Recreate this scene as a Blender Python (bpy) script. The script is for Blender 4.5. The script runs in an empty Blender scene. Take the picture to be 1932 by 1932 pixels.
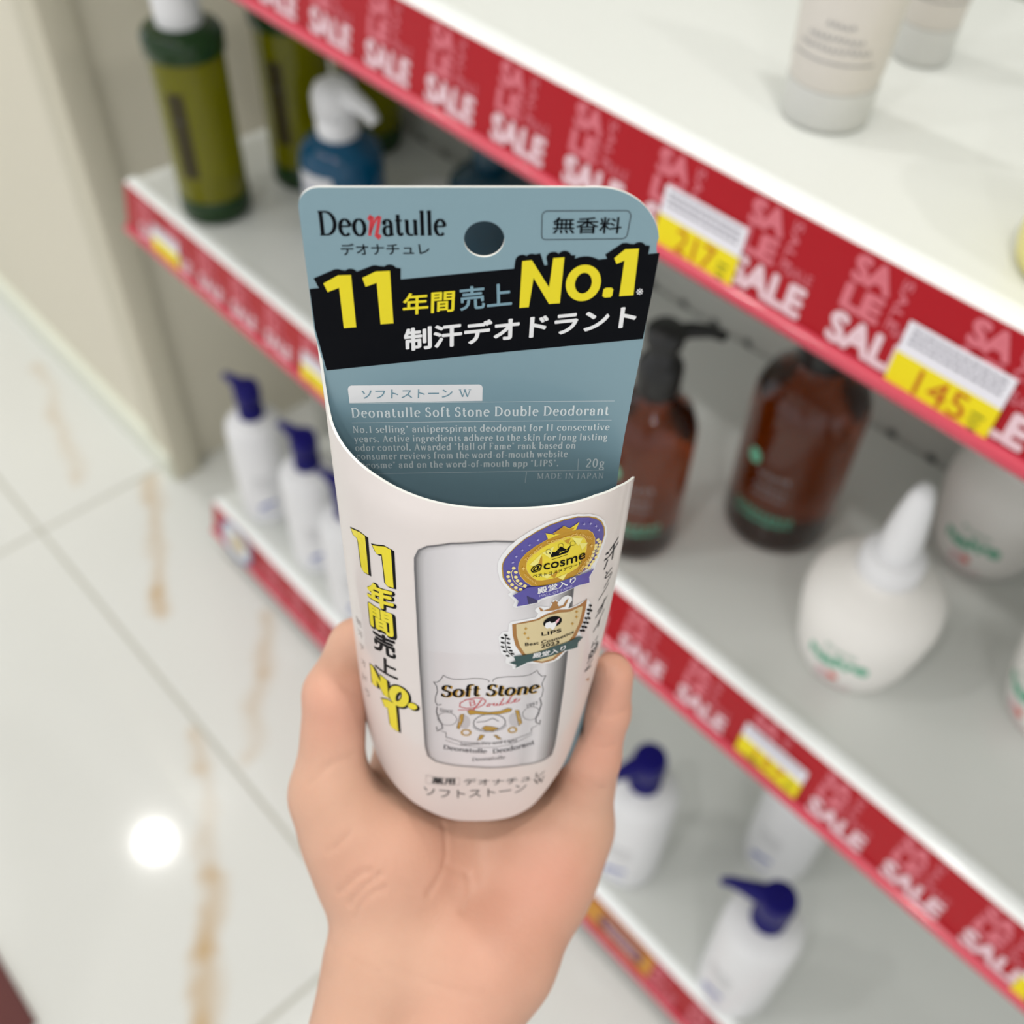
import bpy, bmesh, math, random
import numpy as np
from mathutils import Matrix, Vector, geometry

scene = bpy.context.scene
COL = scene.collection
PI = math.pi
rnd = random.Random(7)

# ------------------------------------------------------------------ camera
# The phone is held 1.26 m above the floor, about 40 cm from the shelf edge, and looks down at the packet in the hand.
EYE = Vector((0.0, 0.0, 1.26))
RIGHT = Vector((0.67695, 0.73554, 0.02666)); DOWN = Vector((0.56471, -0.49581, -0.65976)); AHEAD = Vector((-0.47206, 0.46168, -0.75101))
def frame(x, y, z, o):
    return Matrix(((x[0], y[0], z[0], o[0]), (x[1], y[1], z[1], o[1]), (x[2], y[2], z[2], o[2]), (0, 0, 0, 1)))
cam_data = bpy.data.cameras.new('camera')
cam_data.sensor_width = 36.0
cam_data.lens = 36.0 * 2000.0 / 1932.0
cam_data.clip_start = 0.01
cam_data.dof.use_dof = True
cam_data.dof.focus_distance = 0.222
cam_data.dof.aperture_fstop = cam_data.lens / 3.4
camera = bpy.data.objects.new('camera', cam_data)
camera.matrix_world = frame(RIGHT, -DOWN, -AHEAD, EYE)
COL.objects.link(camera)
scene.camera = camera

# ------------------------------------------------------------------ world, lights, exposure
world = bpy.data.worlds.new('world'); scene.world = world
world.use_nodes = True
wb = world.node_tree.nodes['Background']
wb.inputs['Color'].default_value = (0.97, 0.98, 1.0, 1)
wb.inputs['Strength'].default_value = 0.86
vs = scene.view_settings
vs.view_transform = 'Standard'; vs.look = 'None'; vs.exposure = 0.10; vs.gamma = 1.0; vs.use_curve_mapping = False
scene.cycles.max_bounces = 8
scene.cycles.sample_clamp_indirect = 6.0
CEIL = 2.80
LAMPS = [(-2.20, 0.25), (-1.10, 0.25), (-0.01, 0.25), (1.08, 0.25), (-2.19, -0.95), (-1.10, -0.95), (-0.01, -0.95), (1.08, -0.95)]
LAMP_W = 3.9
def lamp_light(x, y):
    l = bpy.data.lights.new('downlight', 'AREA'); l.shape = 'DISK'; l.size = 0.085; l.energy = LAMP_W
    l.color = (1.0, 0.985, 0.965); l.spread = math.radians(150)
    o = bpy.data.objects.new('downlight_beam', l); o.location = (x, y, CEIL - 0.012); COL.objects.link(o)
for _x, _y in LAMPS: lamp_light(_x, _y)

# ------------------------------------------------------------------ helpers
def lin(c):
    return tuple(((v / 255) / 12.92 if v / 255 <= 0.04045 else ((v / 255 + 0.055) / 1.055) ** 2.4) for v in c) + (1.0,)
MATS = {}
def mat(name, rgb, rough=0.5, spec=0.5, coat=0.0, trans=0.0, metal=0.0, var=0.04, scale=30.0, bump=0.0, bscale=400.0, sss=0.0, ior=1.45):
    """Principled surface whose colour wanders a little with a noise texture"""
    if name in MATS: return MATS[name]
    m = bpy.data.materials.new(name); m.use_nodes = True
    nt = m.node_tree; b = nt.nodes['Principled BSDF']
    tc = nt.nodes.new('ShaderNodeTexCoord'); nz = nt.nodes.new('ShaderNodeTexNoise'); nz.inputs['Scale'].default_value = scale
    nt.links.new(tc.outputs['Object'], nz.inputs['Vector'])
    mx = nt.nodes.new('ShaderNodeMix'); mx.data_type = 'RGBA'
    c = lin(rgb)
    mx.inputs[6].default_value = tuple(v * (1 - var) for v in c[:3]) + (1,); mx.inputs[7].default_value = tuple(min(1, v * (1 + var)) for v in c[:3]) + (1,)
    nt.links.new(nz.outputs['Fac'], mx.inputs[0]); nt.links.new(mx.outputs[2], b.inputs['Base Color'])
    b.inputs['Roughness'].default_value = rough; b.inputs['Specular IOR Level'].default_value = spec
    b.inputs['Coat Weight'].default_value = coat; b.inputs['Coat Roughness'].default_value = 0.08
    b.inputs['Transmission Weight'].default_value = trans; b.inputs['Metallic'].default_value = metal; b.inputs['IOR'].default_value = ior
    if sss:
        b.inputs['Subsurface Weight'].default_value = sss; b.inputs['Subsurface Radius'].default_value = (1.0, 0.4, 0.25); b.inputs['Subsurface Scale'].default_value = 0.004
    if bump:
        n2 = nt.nodes.new('ShaderNodeTexNoise'); n2.inputs['Scale'].default_value = bscale; n2.inputs['Detail'].default_value = 4
        bp = nt.nodes.new('ShaderNodeBump'); bp.inputs['Strength'].default_value = bump; bp.inputs['Distance'].default_value = 0.001
        nt.links.new(tc.outputs['Object'], n2.inputs['Vector']); nt.links.new(n2.outputs['Fac'], bp.inputs['Height']); nt.links.new(bp.outputs['Normal'], b.inputs['Normal'])
    MATS[name] = m
    return m
def link(name, mesh, parent=None, mats=()):
    o = bpy.data.objects.new(name, mesh); COL.objects.link(o)
    for m in mats: mesh.materials.append(m)
    if parent: o.parent = parent
    return o
def from_bm(name, bm, m, parent=None, smooth=0):
    me = bpy.data.meshes.new(name); bm.normal_update(); bm.to_mesh(me); bm.free()
    o = link(name, me, parent, m if isinstance(m, (list, tuple)) else (m,))
    if smooth:
        me.shade_smooth() if smooth >= 180 else me.shade_smooth()
        if smooth < 180: sharp(me, smooth)
    return o
def sharp(me, deg):
    bm = bmesh.new(); bm.from_mesh(me); lim = math.radians(deg)
    for e in bm.edges:
        if len(e.link_faces) == 2 and e.calc_face_angle(0) > lim: e.smooth = False
    bm.to_mesh(me); bm.free()
def empty(name, loc, label=None, cat=None, group=None, rotz=0.0):
    o = bpy.data.objects.new(name, None); o.empty_display_size = 0.02; COL.objects.link(o)
    o.location = loc; o.rotation_euler = (0, 0, rotz)
    if label: tag(o, label, cat, group)
    return o
def tag(o, label, cat, group=None):
    o['label'] = label; o['category'] = cat
    if group: o['group'] = group
    return o
def box(bm, x0, x1, y0, y1, z0, z1, bevel=0.0, segs=2, mi=0):
    r = bmesh.ops.create_cube(bm, size=1.0)
    bmesh.ops.scale(bm, vec=(x1 - x0, y1 - y0, z1 - z0), verts=r['verts'])
    bmesh.ops.translate(bm, vec=((x0 + x1) / 2, (y0 + y1) / 2, (z0 + z1) / 2), verts=r['verts'])
    fs = set(f for v in r['verts'] for f in v.link_faces)
    for f in fs: f.material_index = mi
    if bevel:
        es = list(set(e for v in r['verts'] for e in v.link_edges))
        bmesh.ops.bevel(bm, geom=es, offset=bevel, segments=segs, affect='EDGES', profile=0.5)
def boxobj(name, dims, m, parent=None, bevel=0.0):
    bm = bmesh.new(); box(bm, *dims, bevel=bevel); return from_bm(name, bm, m, parent, 35 if bevel else 0)
def lathe(bm, prof, segs=40, mi=0, cap0=True, cap1=True, sx=1.0, sy=1.0, off=(0, 0, 0)):
    rings = []
    for r, z in prof:
        rings.append([bm.verts.new((off[0] + sx * r * math.cos(2 * PI * i / segs), off[1] + sy * r * math.sin(2 * PI * i / segs), off[2] + z)) for i in range(segs)])
    for a, b in zip(rings, rings[1:]):
        for i in range(segs):
            f = bm.faces.new((a[i], a[(i + 1) % segs], b[(i + 1) % segs], b[i])); f.material_index = mi
    if cap0: bm.faces.new(rings[0][::-1]).material_index = mi
    if cap1: bm.faces.new(rings[-1]).material_index = mi
def extrude_profile(bm, pts, x0, x1, mi=0):
    """closed (y, z) outline pulled along X"""
    a = [bm.verts.new((x0, y, z)) for y, z in pts]; b = [bm.verts.new((x1, y, z)) for y, z in pts]
    n = len(pts)
    for i in range(n): bm.faces.new((a[i], a[(i + 1) % n], b[(i + 1) % n], b[i])).material_index = mi
    bm.faces.new(a[::-1]); bm.faces.new(b)
    bmesh.ops.recalc_face_normals(bm, faces=bm.faces)
def tube(bm, pts, radii, segs=14, flat=1.0, mi=0):
    """swept round tube with its own radius at every point"""
    P = [Vector(p) for p in pts]; rings = []
    up = Vector((0, 0, 1))
    for i, p in enumerate(P):
        t = (P[min(i + 1, len(P) - 1)] - P[max(i - 1, 0)]).normalized()
        s = t.cross(up) if abs(t.dot(up)) < 0.95 else t.cross(Vector((0, 1, 0)))
        s.normalize(); n = s.cross(t)
        rings.append([bm.verts.new(p + radii[i] * (math.cos(2 * PI * k / segs) * s + flat * math.sin(2 * PI * k / segs) * n)) for k in range(segs)])
    for a, b in zip(rings, rings[1:]):
        for k in range(segs): bm.faces.new((a[k], a[(k + 1) % segs], b[(k + 1) % segs], b[k])).material_index = mi
    bm.faces.new(rings[0][::-1]); bm.faces.new(rings[-1])
    bmesh.ops.recalc_face_normals(bm, faces=bm.faces)

# ------------------------------------------------------------------ lettering
# every letter shape is a list of flat triangles / quads in its own 2-D sheet: (points, faces)
def ribbon(pts, w, closed=False):
    """strip along a polyline; w is a width or a function of the unit direction"""
    P = [np.array(p, float) for p in pts]
    if closed: P = P + [P[0]]
    V, Fc = [], []
    n = len(P)
    for i in range(n):
        if closed: a, b = P[i - 1 if i > 0 else n - 2], P[i + 1 if i < n - 1 else 1]
        else: a, b = P[max(i - 1, 0)], P[min(i + 1, n - 1)]
        d = b - a; L = np.hypot(*d); d = d / L if L > 1e-9 else np.array([1.0, 0.0])
        ww = (w(d) if callable(w) else w) / 2
        k = 1.0
        if 0 < i < n - 1 or closed:
            s = P[i] - a; q = np.hypot(*s)
            if q > 1e-9: k = min(1.6, 1 / max(0.5, abs(np.dot(s / q, d))))
        nrm = np.array([-d[1], d[0]]) * ww * k
        V += [P[i] + nrm, P[i] - nrm]
    for i in range(n - 1): Fc.append((2 * i, 2 * i + 1, 2 * i + 3, 2 * i + 2))
    return V, Fc
def merge(parts):
    V, Fc, lift = [], [], 0
    for v, f in parts:
        k = len(V); V += [(p[0], p[1], lift % 24) for p in v]; Fc += [tuple(i + k for i in q) for q in f]; lift += 1
    return V, Fc
def shift(V, fn):
    """moves a sheet's points and keeps each stroke's own hair of height, so that crossing strokes never share a plane"""
    return [tuple(fn(v[0], v[1])) + (v[2] if len(v) > 2 else 0,) for v in V]
def arc(cx, cy, rx, ry, a0, a1, n=12):
    return [(cx + rx * math.cos(math.radians(a0 + (a1 - a0) * i / n)), cy + ry * math.sin(math.radians(a0 + (a1 - a0) * i / n))) for i in range(n + 1)]
SX = 0.66
def glyphs():
    g = {}
    S = lambda x, y, h=0.1: ('s', [(x - h, y), (x + h, y)])
    fl = lambda x, y: ('s', [(x - 0.11, y - 0.05), (x, y)])
    stem = lambda x, a, b: ('n', [(x, a), (x, b)])
    g['l'] = (0.30, [stem(.14, 0, 1.05), S(.14, .02), fl(.14, 1.03)])
    g['i'] = (0.30, [stem(.14, 0, SX), S(.14, .02), fl(.14, SX), ('d', [(.14, .9)])])
    g['t'] = (0.38, [('n', [(.15, .88), (.15, .14), (.2, .03), (.28, .02), (.36, .1)]), ('s', [(.02, .63), (.34, .63)])])
    g['n'] = (0.68, [stem(.14, 0, SX), S(.14, .02), fl(.14, SX), ('n', arc(.35, .44, .19, .21, 150, 0) + [(.54, 0)]), S(.54, .02)])
    g['h'] = (0.68, [stem(.14, 0, 1.05), S(.14, .02), fl(.14, 1.03), ('n', arc(.35, .44, .19, .21, 150, 0) + [(.54, 0)]), S(.54, .02)])
    g['m'] = (1.02, [stem(.14, 0, SX), S(.14, .02), fl(.14, SX), ('n', arc(.32, .44, .18, .21, 150, 0) + [(.5, 0)]), S(.5, .02), ('n', arc(.68, .44, .18, .21, 150, 0) + [(.86, 0)]), S(.86, .02)])
    g['r'] = (0.46, [stem(.14, 0, SX), S(.14, .02), fl(.14, SX), ('n', arc(.33, .44, .19, .2, 160, 50)), ('d', [(.42, .58)])])
    g['u'] = (0.68, [('n', [(.14, SX), (.14, .2)] + arc(.32, .2, .18, .19, 180, 300)), fl(.14, SX), stem(.54, 0, SX), fl(.54, SX), ('s', [(.54, .02), (.64, .04)])])
    g['o'] = (0.64, [('n', arc(.31, .33, .24, .33, 0, 360, 24))])
    g['e'] = (0.58, [('n', arc(.3, .33, .23, .33, 8, 315, 20)), ('s', [(.08, .38), (.52, .38)])])
    g['c'] = (0.56, [('n', arc(.31, .33, .24, .33, 45, 318, 18)), ('d', [(.46, .55)])])
    g['a'] = (0.58, [('n', arc(.26, .48, .17, .18, 150, 0) + [(.43, .12), (.47, .03), (.55, .05)]), ('n', arc(.27, .19, .18, .2, 60, 330, 14)), ('d', [(.12, .54)])])
    g['d'] = (0.68, [('n', arc(.3, .33, .23, .33, 0, 360, 22)), stem(.53, 0, 1.05), fl(.53, 1.03), ('s', [(.53, .02), (.64, .03)])])
    g['b'] = (0.66, [('n', arc(.36, .33, .23, .33, 0, 360, 22)), stem(.13, 0, 1.05), fl(.13, 1.03)])
    g['p'] = (0.66, [('n', arc(.36, .33, .23, .33, 0, 360, 22)), stem(.13, -.3, SX), fl(.13, SX), S(.13, -.28)])
    g['g'] = (0.58, [('n', arc(.27, .44, .18, .22, 0, 360, 18)), ('n', [(.2, .24), (.12, .14), (.2, .07), (.38, .03), (.5, -.08)] + arc(.28, -.14, .22, .14, 0, -270, 12)), ('s', [(.4, .6), (.54, .62)])])
    g['s'] = (0.46, [('n', arc(.22, .5, .14, .16, 40, 210, 8) + arc(.21, .17, .17, .17, 60, -150, 10))])
    g['f'] = (0.40, [('n', [(.15, 0), (.15, .8)] + arc(.31, .82, .16, .2, 180, 50, 6)), S(.15, .02), ('s', [(.02, .63), (.32, .63)])])
    g['v'] = (0.58, [('n', [(.06, SX), (.29, 0)]), ('t', [(.52, SX), (.29, 0)]), S(.08, SX - .02), S(.5, SX - .02)])
    g['w'] = (0.86, [('n', [(.06, SX), (.24, 0)]), ('t', [(.42, SX), (.24, 0)]), ('n', [(.42, SX), (.6, 0)]), ('t', [(.78, SX), (.6, 0)]), S(.08, SX - .02), S(.76, SX - .02)])
    g['y'] = (0.58, [('n', [(.06, SX), (.3, .02)]), ('t', [(.52, SX), (.3, .02), (.2, -.26), (.08, -.24)]), S(.08, SX - .02), S(.5, SX - .02)])
    g['k'] = (0.62, [stem(.14, 0, 1.05), S(.14, .02), fl(.14, 1.03), ('t', [(.5, SX), (.15, .3)]), ('n', [(.26, .38), (.54, 0)]), S(.54, .02)])
    g['D'] = (0.86, [stem(.17, 0, 1), ('n', [(.05, .97), (.3, .97)] + arc(.34, .5, .42, .47, 90, -90, 18) + [(.05, .03)])])
    g['S'] = (0.62, [('n', arc(.31, .74, .2, .24, 30, 220, 10) + arc(.28, .26, .23, .26, 50, -150, 12)), ('t', [(.5, .98), (.5, .74)]), ('t', [(.07, .28), (.07, .02)])])
    g['N'] = (0.86, [('t', [(.16, 0), (.16, 1)]), ('n', [(.14, 1), (.7, .02)]), ('t', [(.7, 1), (.7, 0)]), S(.14, .98), S(.16, .02), S(.7, .98)])
    g['A'] = (0.82, [('t', [(.1, 0), (.4, 1)]), ('n', [(.4, 1), (.7, 0)]), ('s', [(.2, .33), (.58, .33)]), S(.1, .02), S(.7, .02)])
    g['H'] = (0.90, [stem(.17, 0, 1), stem(.71, 0, 1), ('s', [(.17, .52), (.71, .52)]), S(.17, .02), S(.17, .98), S(.71, .02), S(.71, .98)])
    g['F'] = (0.68, [stem(.17, 0, 1), ('s', [(.05, .98), (.58, .98), (.58, .8)]), ('s', [(.17, .52), (.46, .52)]), S(.17, .02)])
    g['L'] = (0.70, [stem(.17, 0, 1), S(.17, .98), ('s', [(.05, .02), (.6, .02), (.62, .22)])])
    g['I'] = (0.38, [stem(.18, 0, 1), S(.18, .02), S(.18, .98)])
    g['P'] = (0.68, [stem(.17, 0, 1), S(.17, .02), ('n', [(.05, .97), (.3, .97)] + arc(.36, .72, .22, .25, 90, -90, 10) + [(.17, .47)])])
    g['M'] = (1.05, [('t', [(.16, 0), (.16, 1)]), ('n', [(.16, 1), (.5, .05)]), ('t', [(.86, 1), (.5, .05)]), stem(.88, 0, 1), S(.16, .02), S(.88, .02), S(.12, .98), S(.9, .98)])
    g['E'] = (0.72, [stem(.17, 0, 1), ('s', [(.05, .98), (.6, .98), (.6, .8)]), ('s', [(.17, .52), (.48, .52)]), ('s', [(.05, .02), (.62, .02), (.63, .2)])])
    g['J'] = (0.44, [('n', [(.24, .98), (.24, .1), (.16, -.08), (.05, -.06)]), S(.24, .98)])
    g['W'] = (1.10, [('n', [(.1, 1), (.34, 0)]), ('t', [(.56, 1), (.34, 0)]), ('n', [(.52, 1), (.76, 0)]), ('t', [(1.0, 1), (.76, 0)]), S(.1, .98, .12), S(.54, .98, .12), S(.98, .98, .12)])
    g['1'] = (0.50, [stem(.27, 0, .98), S(.27, .02, .13), fl(.27, .97)])
    g['2'] = (0.60, [('n', arc(.29, .72, .2, .24, 160, -30, 10) + [(.08, .06)]), ('s', [(.06, .04), (.5, .04), (.53, .18)])])
    g['0'] = (0.62, [('n', arc(.3, .48, .22, .48, 0, 360, 22))])
    g['7'] = (0.58, [('s', [(.08, .8), (.1, .95), (.52, .95)]), ('n', [(.52, .95), (.26, 0)])])
    g['9'] = (0.60, [('n', arc(.29, .68, .2, .28, 0, 360, 18)), ('n', [(.49, .68), (.42, .25), (.18, .02)])])
    g['.'] = (0.28, [('d', [(.12, .06)])]); g[','] = (0.28, [('d', [(.12, .06)]), ('t', [(.15, .05), (.08, -.14)])])
    g['-'] = (0.38, [('s', [(.05, .3), (.32, .3)])]); g['"'] = (0.36, [('t', [(.1, 1), (.1, .75)]), ('t', [(.24, 1), (.24, .75)])])
    g['*'] = (0.40, [('t', [(.2, 1), (.2, .7)]), ('s', [(.08, .92), (.32, .78)]), ('s', [(.08, .78), (.32, .92)])])
    g['@'] = (0.95, [('n', arc(.45, .38, .38, .44, -50, 290, 24)), ('n', arc(.43, .38, .17, .2, 0, 360, 14)), ('t', [(.6, .58), (.6, .24), (.72, .22)])])
    return g
GLYPH = glyphs()
def serif_text(text, bold, track=0.06):
    """ink drawn with a broad nib: thick down-strokes, thin cross-strokes, little feet"""
    T, t = 0.115 * (1 + bold), 0.05 * (1 + bold * 0.7)
    parts = []; x = 0.0
    for ch in text:
        if ch == ' ': x += 0.36; continue
        adv, strokes = GLYPH[ch]
        for kind, pts in strokes:
            q = [(px + x, py) for px, py in pts]
            if kind == 'd':
                r = T * 0.62; parts.append(([(q[0][0] + r * math.cos(a), q[0][1] + r * math.sin(a)) for a in np.linspace(0, 2 * PI, 9)[:-1]], [tuple(range(8))]))
            elif kind == 'n': parts.append(ribbon(q, lambda d: t + (T - t) * abs(d[1]) ** 1.4))
            elif kind == 't': parts.append(ribbon(q, t * 1.15))
            else: parts.append(ribbon(q, t))
        x += adv + track
    V, Fc = merge(parts)
    xs = [v[0] for v in V]; x0, x1 = min(xs), max(xs)
    return shift(V, lambda a, b: ((a - x0) / (x1 - x0), b)), Fc
_cache = {}
def sans_text(text, bold):
    """the built-in typeface, scaled so that the ink fills 0..1 both ways"""
    k = (text, bold)
    if k in _cache: return _cache[k]
    c = bpy.data.curves.new('lettering', 'FONT'); c.body = text; c.resolution_u = 3
    o = bpy.data.objects.new('lettering', c); COL.objects.link(o)
    me = bpy.data.meshes.new_from_object(o.evaluated_get(bpy.context.evaluated_depsgraph_get()))
    V = [(v.co.x, v.co.y) for v in me.vertices]; Fc = [tuple(p.vertices) for p in me.polygons]
    bpy.data.objects.remove(o); bpy.data.curves.remove(c); bpy.data.meshes.remove(me)
    if bold: V, Fc = merge([([(x + bold * math.cos(q), y + bold * math.sin(q)) for x, y in V], Fc) for q in np.linspace(0, 2 * PI, 9)[:-1]] + [(V, Fc)])
    xs = [v[0] for v in V]; ys = [v[1] for v in V]; x0, x1, y0, y1 = min(xs), max(xs), min(ys), max(ys)
    _cache[k] = (shift(V, lambda a, b: ((a - x0) / (x1 - x0), (b - y0) / (y1 - y0))), Fc)
    return _cache[k]
def polygon(pts):
    V = [(float(a), float(b)) for a, b in pts]
    tris = geometry.tessellate_polygon([[Vector((a, b, 0)) for a, b in V]])
    return V, [tuple(t) for t in tris]
def split_long(V, Fc, lim):
    """cut triangles until no side is longer than lim, so that the ink can follow a curved wall"""
    bm = bmesh.new(); vs_ = [bm.verts.new((v[0], v[1], (v[2] if len(v) > 2 else 0) * 1e-6)) for v in V]
    for f in Fc:
        if len(set(f)) == len(f):
            try: bm.faces.new([vs_[i] for i in f])
            except ValueError: pass
    for _ in range(5):
        es = [e for e in bm.edges if e.calc_length() > lim]
        if not es: break
        bmesh.ops.subdivide_edges(bm, edges=es, cuts=1); bmesh.ops.triangulate(bm, faces=[f for f in bm.faces if len(f.verts) > 3])
    bm.verts.index_update()
    V2 = [(v.co.x, v.co.y, round(v.co.z * 1e6)) for v in bm.verts]; F2 = [tuple(v.index for v in f.verts) for f in bm.faces]
    bm.free(); return V2, F2
def sheet_to_mesh(name, sheets, place, parent, mats):
    """sheets: (V, F, material index, layer); place maps (x, y, layer) to a point"""
    verts, faces, mis = [], [], []
    for V, Fc, mi, lay in sheets:
        k = len(verts); verts += [tuple(place(v[0], v[1], lay + 0.03 * (v[2] if len(v) > 2 else 0))) for v in V]
        for f in Fc: faces.append(tuple(i + k for i in f)); mis.append(mi)
    me = bpy.data.meshes.new(name); me.from_pydata(verts, [], faces)
    me.polygons.foreach_set('material_index', mis); me.update()
    return link(name, me, parent, mats)

# ------------------------------------------------------------------ materials
M_white = mat('white_steel', (225, 227, 223), 0.32, coat=0.15, var=0.015, scale=6)
M_lip = mat('white_edge', (244, 247, 246), 0.22, coat=0.4, var=0.01)
M_red = mat('red_strip', (172, 0, 22), 0.35, spec=0.35, coat=0.1, var=0.06, scale=9)
M_clearlip = mat('clear_lip_sheen', (204, 66, 86), 0.25, coat=0.5, var=0.05, scale=12)  # clear plastic lip; the light it reflects is put into the pink
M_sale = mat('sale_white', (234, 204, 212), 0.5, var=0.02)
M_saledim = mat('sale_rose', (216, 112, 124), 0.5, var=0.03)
M_cream = mat('cream_paint', (226, 220, 202), 0.55, var=0.03, scale=3, bump=0.05, bscale=60)
M_cream2 = mat('cream_trim', (214, 208, 188), 0.5, var=0.03, scale=4)
M_skirt = mat('skirting_white', (226, 229, 214), 0.3, coat=0.2, var=0.02)
M_backp = mat('back_panel_paint', (196, 197, 190), 0.45, var=0.03, scale=5)
M_hole = mat('peg_hole_shade', (96, 97, 94), 0.8)  # dark tone paints the shade inside the panel's holes
M_ceil = mat('ceiling_paint', (236, 236, 232), 0.8, var=0.01)
M_grout = mat('grout', (188, 187, 176), 0.7, var=0.04)
M_whiteplastic = mat('white_plastic', (240, 240, 242), 0.38, coat=0.1, sss=0.0, var=0.012)
M_softwhite = mat('soft_white_plastic', (246, 243, 238), 0.5, var=0.015)
M_blue = mat('navy_plastic', (14, 6, 104), 0.35, spec=0.3, var=0.05)
M_amber = mat('amber_plastic', (140, 58, 8), 0.05, trans=0.94, spec=0.4, coat=0.35, var=0.06, ior=1.4)
M_black = mat('black_plastic', (16, 16, 17), 0.35, coat=0.2, var=0.05)
M_olive = mat('olive_oil', (128, 126, 0), 0.12, trans=0.35, spec=0.3, coat=0.15, var=0.06, scale=14, ior=1.4)
M_greenglass = mat('green_glass', (22, 66, 12), 0.08, trans=0.4, spec=0.35, coat=0.15, var=0.08, ior=1.45)
M_darklabel = mat('dark_label', (52, 44, 4), 0.45, var=0.05)
M_teal = mat('blue_liquid', (0, 82, 120), 0.12, trans=0.25, coat=0.2, var=0.08, ior=1.4)
M_petrol = mat('petrol_liquid', (4, 58, 78), 0.12, trans=0.25, coat=0.5, var=0.08, ior=1.4)
M_labelwhite = mat('label_white', (214, 214, 218), 0.5, var=0.02)
M_grey = mat('grey_print', (150, 150, 152), 0.5); M_greyd = mat('dark_grey_print', (92, 92, 92), 0.5)
M_periwinkle = mat('periwinkle_print', (112, 124, 190), 0.5); M_mint = mat('mint_print', (112, 190, 158), 0.5); M_mintd = mat('pale_green_print', (122, 176, 152), 0.5)
M_coral = mat('coral_print', (226, 98, 84), 0.5); M_pinkp = mat('pink_print', (232, 196, 200), 0.5)
M_tube = mat('greige_tube', (214, 208, 200), 0.42, var=0.015); M_tubecap = mat('grey_cap', (206, 206, 202), 0.35, coat=0.3)
M_yellowpl = mat('pale_yellow_plastic', (232, 222, 140), 0.4, coat=0.2)
M_tagw = mat('tag_white', (236, 234, 242), 0.45, var=0.01); M_tagy = mat('tag_yellow', (240, 220, 0), 0.45, var=0.03)
M_tagr = mat('tag_rust', (196, 96, 10), 0.5); M_tagi = mat('tag_ink', (150, 148, 158), 0.5); M_tagg = mat('tag_green_ink', (96, 104, 20), 0.5)
M_lamp = bpy.data.materials.new('lamp_glow'); M_lamp.use_nodes = True
_b = M_lamp.node_tree.nodes['Principled BSDF']; _b.inputs['Emission Color'].default_value = (1, .97, .92, 1); _b.inputs['Emission Strength'].default_value = 40

# marble floor: off-white with three straw-coloured veins that run across the slabs
def marble():
    m = bpy.data.materials.new('marble_slab'); m.use_nodes = True; nt = m.node_tree; b = nt.nodes['Principled BSDF']; N = nt.nodes.new; K = nt.links.new
    geo = N('ShaderNodeNewGeometry'); sep = N('ShaderNodeSeparateXYZ'); K(geo.outputs['Position'], sep.inputs[0])
    nz = N('ShaderNodeTexNoise'); nz.inputs['Scale'].default_value = 16; nz.inputs['Detail'].default_value = 5; K(geo.outputs['Position'], nz.inputs['Vector'])
    big = N('ShaderNodeTexNoise'); big.inputs['Scale'].default_value = 1.7; big.inputs['Detail'].default_value = 3; K(geo.outputs['Position'], big.inputs['Vector'])
    def mth(op, a, c=None):
        n = N('ShaderNodeMath'); n.operation = op
        for i, v in enumerate((a, c)):
            if v is None: continue
            if isinstance(v, (int, float)): n.inputs[i].default_value = v
            else: K(v, n.inputs[i])
        return n.outputs[0]
    base = N('ShaderNodeMix'); base.data_type = 'RGBA'; base.inputs[6].default_value = lin((216, 217, 212)); base.inputs[7].default_value = lin((228, 229, 226)); K(big.outputs['Fac'], base.inputs[0])
    col = base.outputs[2]
    wob = mth('MULTIPLY', mth('SUBTRACT', nz.outputs['Fac'], 0.5), 0.05)
    for (xa, ya, xb, yb, w, k) in ((-1.231, 0.388, -1.02, 0.28, 0.02, 0.55), (-1.02, 0.28, -0.985, 0.262, 0.024, 0.75), (-0.882, 0.372, -0.8, 0.313, 0.02, 0.5), (-0.8, 0.313, -0.704, 0.227, 0.02, 0.35), (-0.784, 0.197, -0.732, 0.173, 0.018, 0.45), (-0.732, 0.173, -0.602, 0.107, 0.016, 0.35), (-0.602, 0.107, -0.53, 0.055, 0.022, 0.8), (-0.53, 0.055, -0.46, 0.01, 0.026, 0.7), (-0.46, 0.01, -0.36, -0.1, 0.022, 0.6), (-1.9, 0.1, -1.3, -0.4, 0.02, 0.5), (-1.6, 0.38, -1.3, 0.3, 0.02, 0.3)):
        L = math.hypot(xb - xa, yb - ya); ux, uy = (xb - xa) / L, (yb - ya) / L
        rx, ry = mth('SUBTRACT', sep.outputs[0], xa), mth('SUBTRACT', sep.outputs[1], ya)
        along = mth('ADD', mth('MULTIPLY', rx, ux), mth('MULTIPLY', ry, uy))
        across = mth('ABSOLUTE', mth('ADD', mth('ADD', mth('MULTIPLY', rx, -uy), mth('MULTIPLY', ry, ux)), wob))
        past = mth('MAXIMUM', mth('SUBTRACT', mth('ABSOLUTE', mth('SUBTRACT', along, L / 2)), L / 2), 0.0)
        d = mth('ADD', across, past)
        f = N('ShaderNodeMapRange'); f.inputs['From Min'].default_value = w; f.inputs['From Max'].default_value = w * 0.15
        f.inputs['To Min'].default_value = 0; f.inputs['To Max'].default_value = k; K(d, f.inputs['Value'])
        fac = mth('MULTIPLY', f.outputs[0], mth('MULTIPLY', nz.outputs['Fac'], 1.6))
        mx = N('ShaderNodeMix'); mx.data_type = 'RGBA'; mx.inputs[7].default_value = lin((196, 164, 118)); K(fac, mx.inputs[0]); K(col, mx.inputs[6]); col = mx.outputs[2]
    K(col, b.inputs['Base Color']); b.inputs['Roughness'].default_value = 0.07; b.inputs['Specular IOR Level'].default_value = 0.5
    return m
M_marble = marble()

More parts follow.
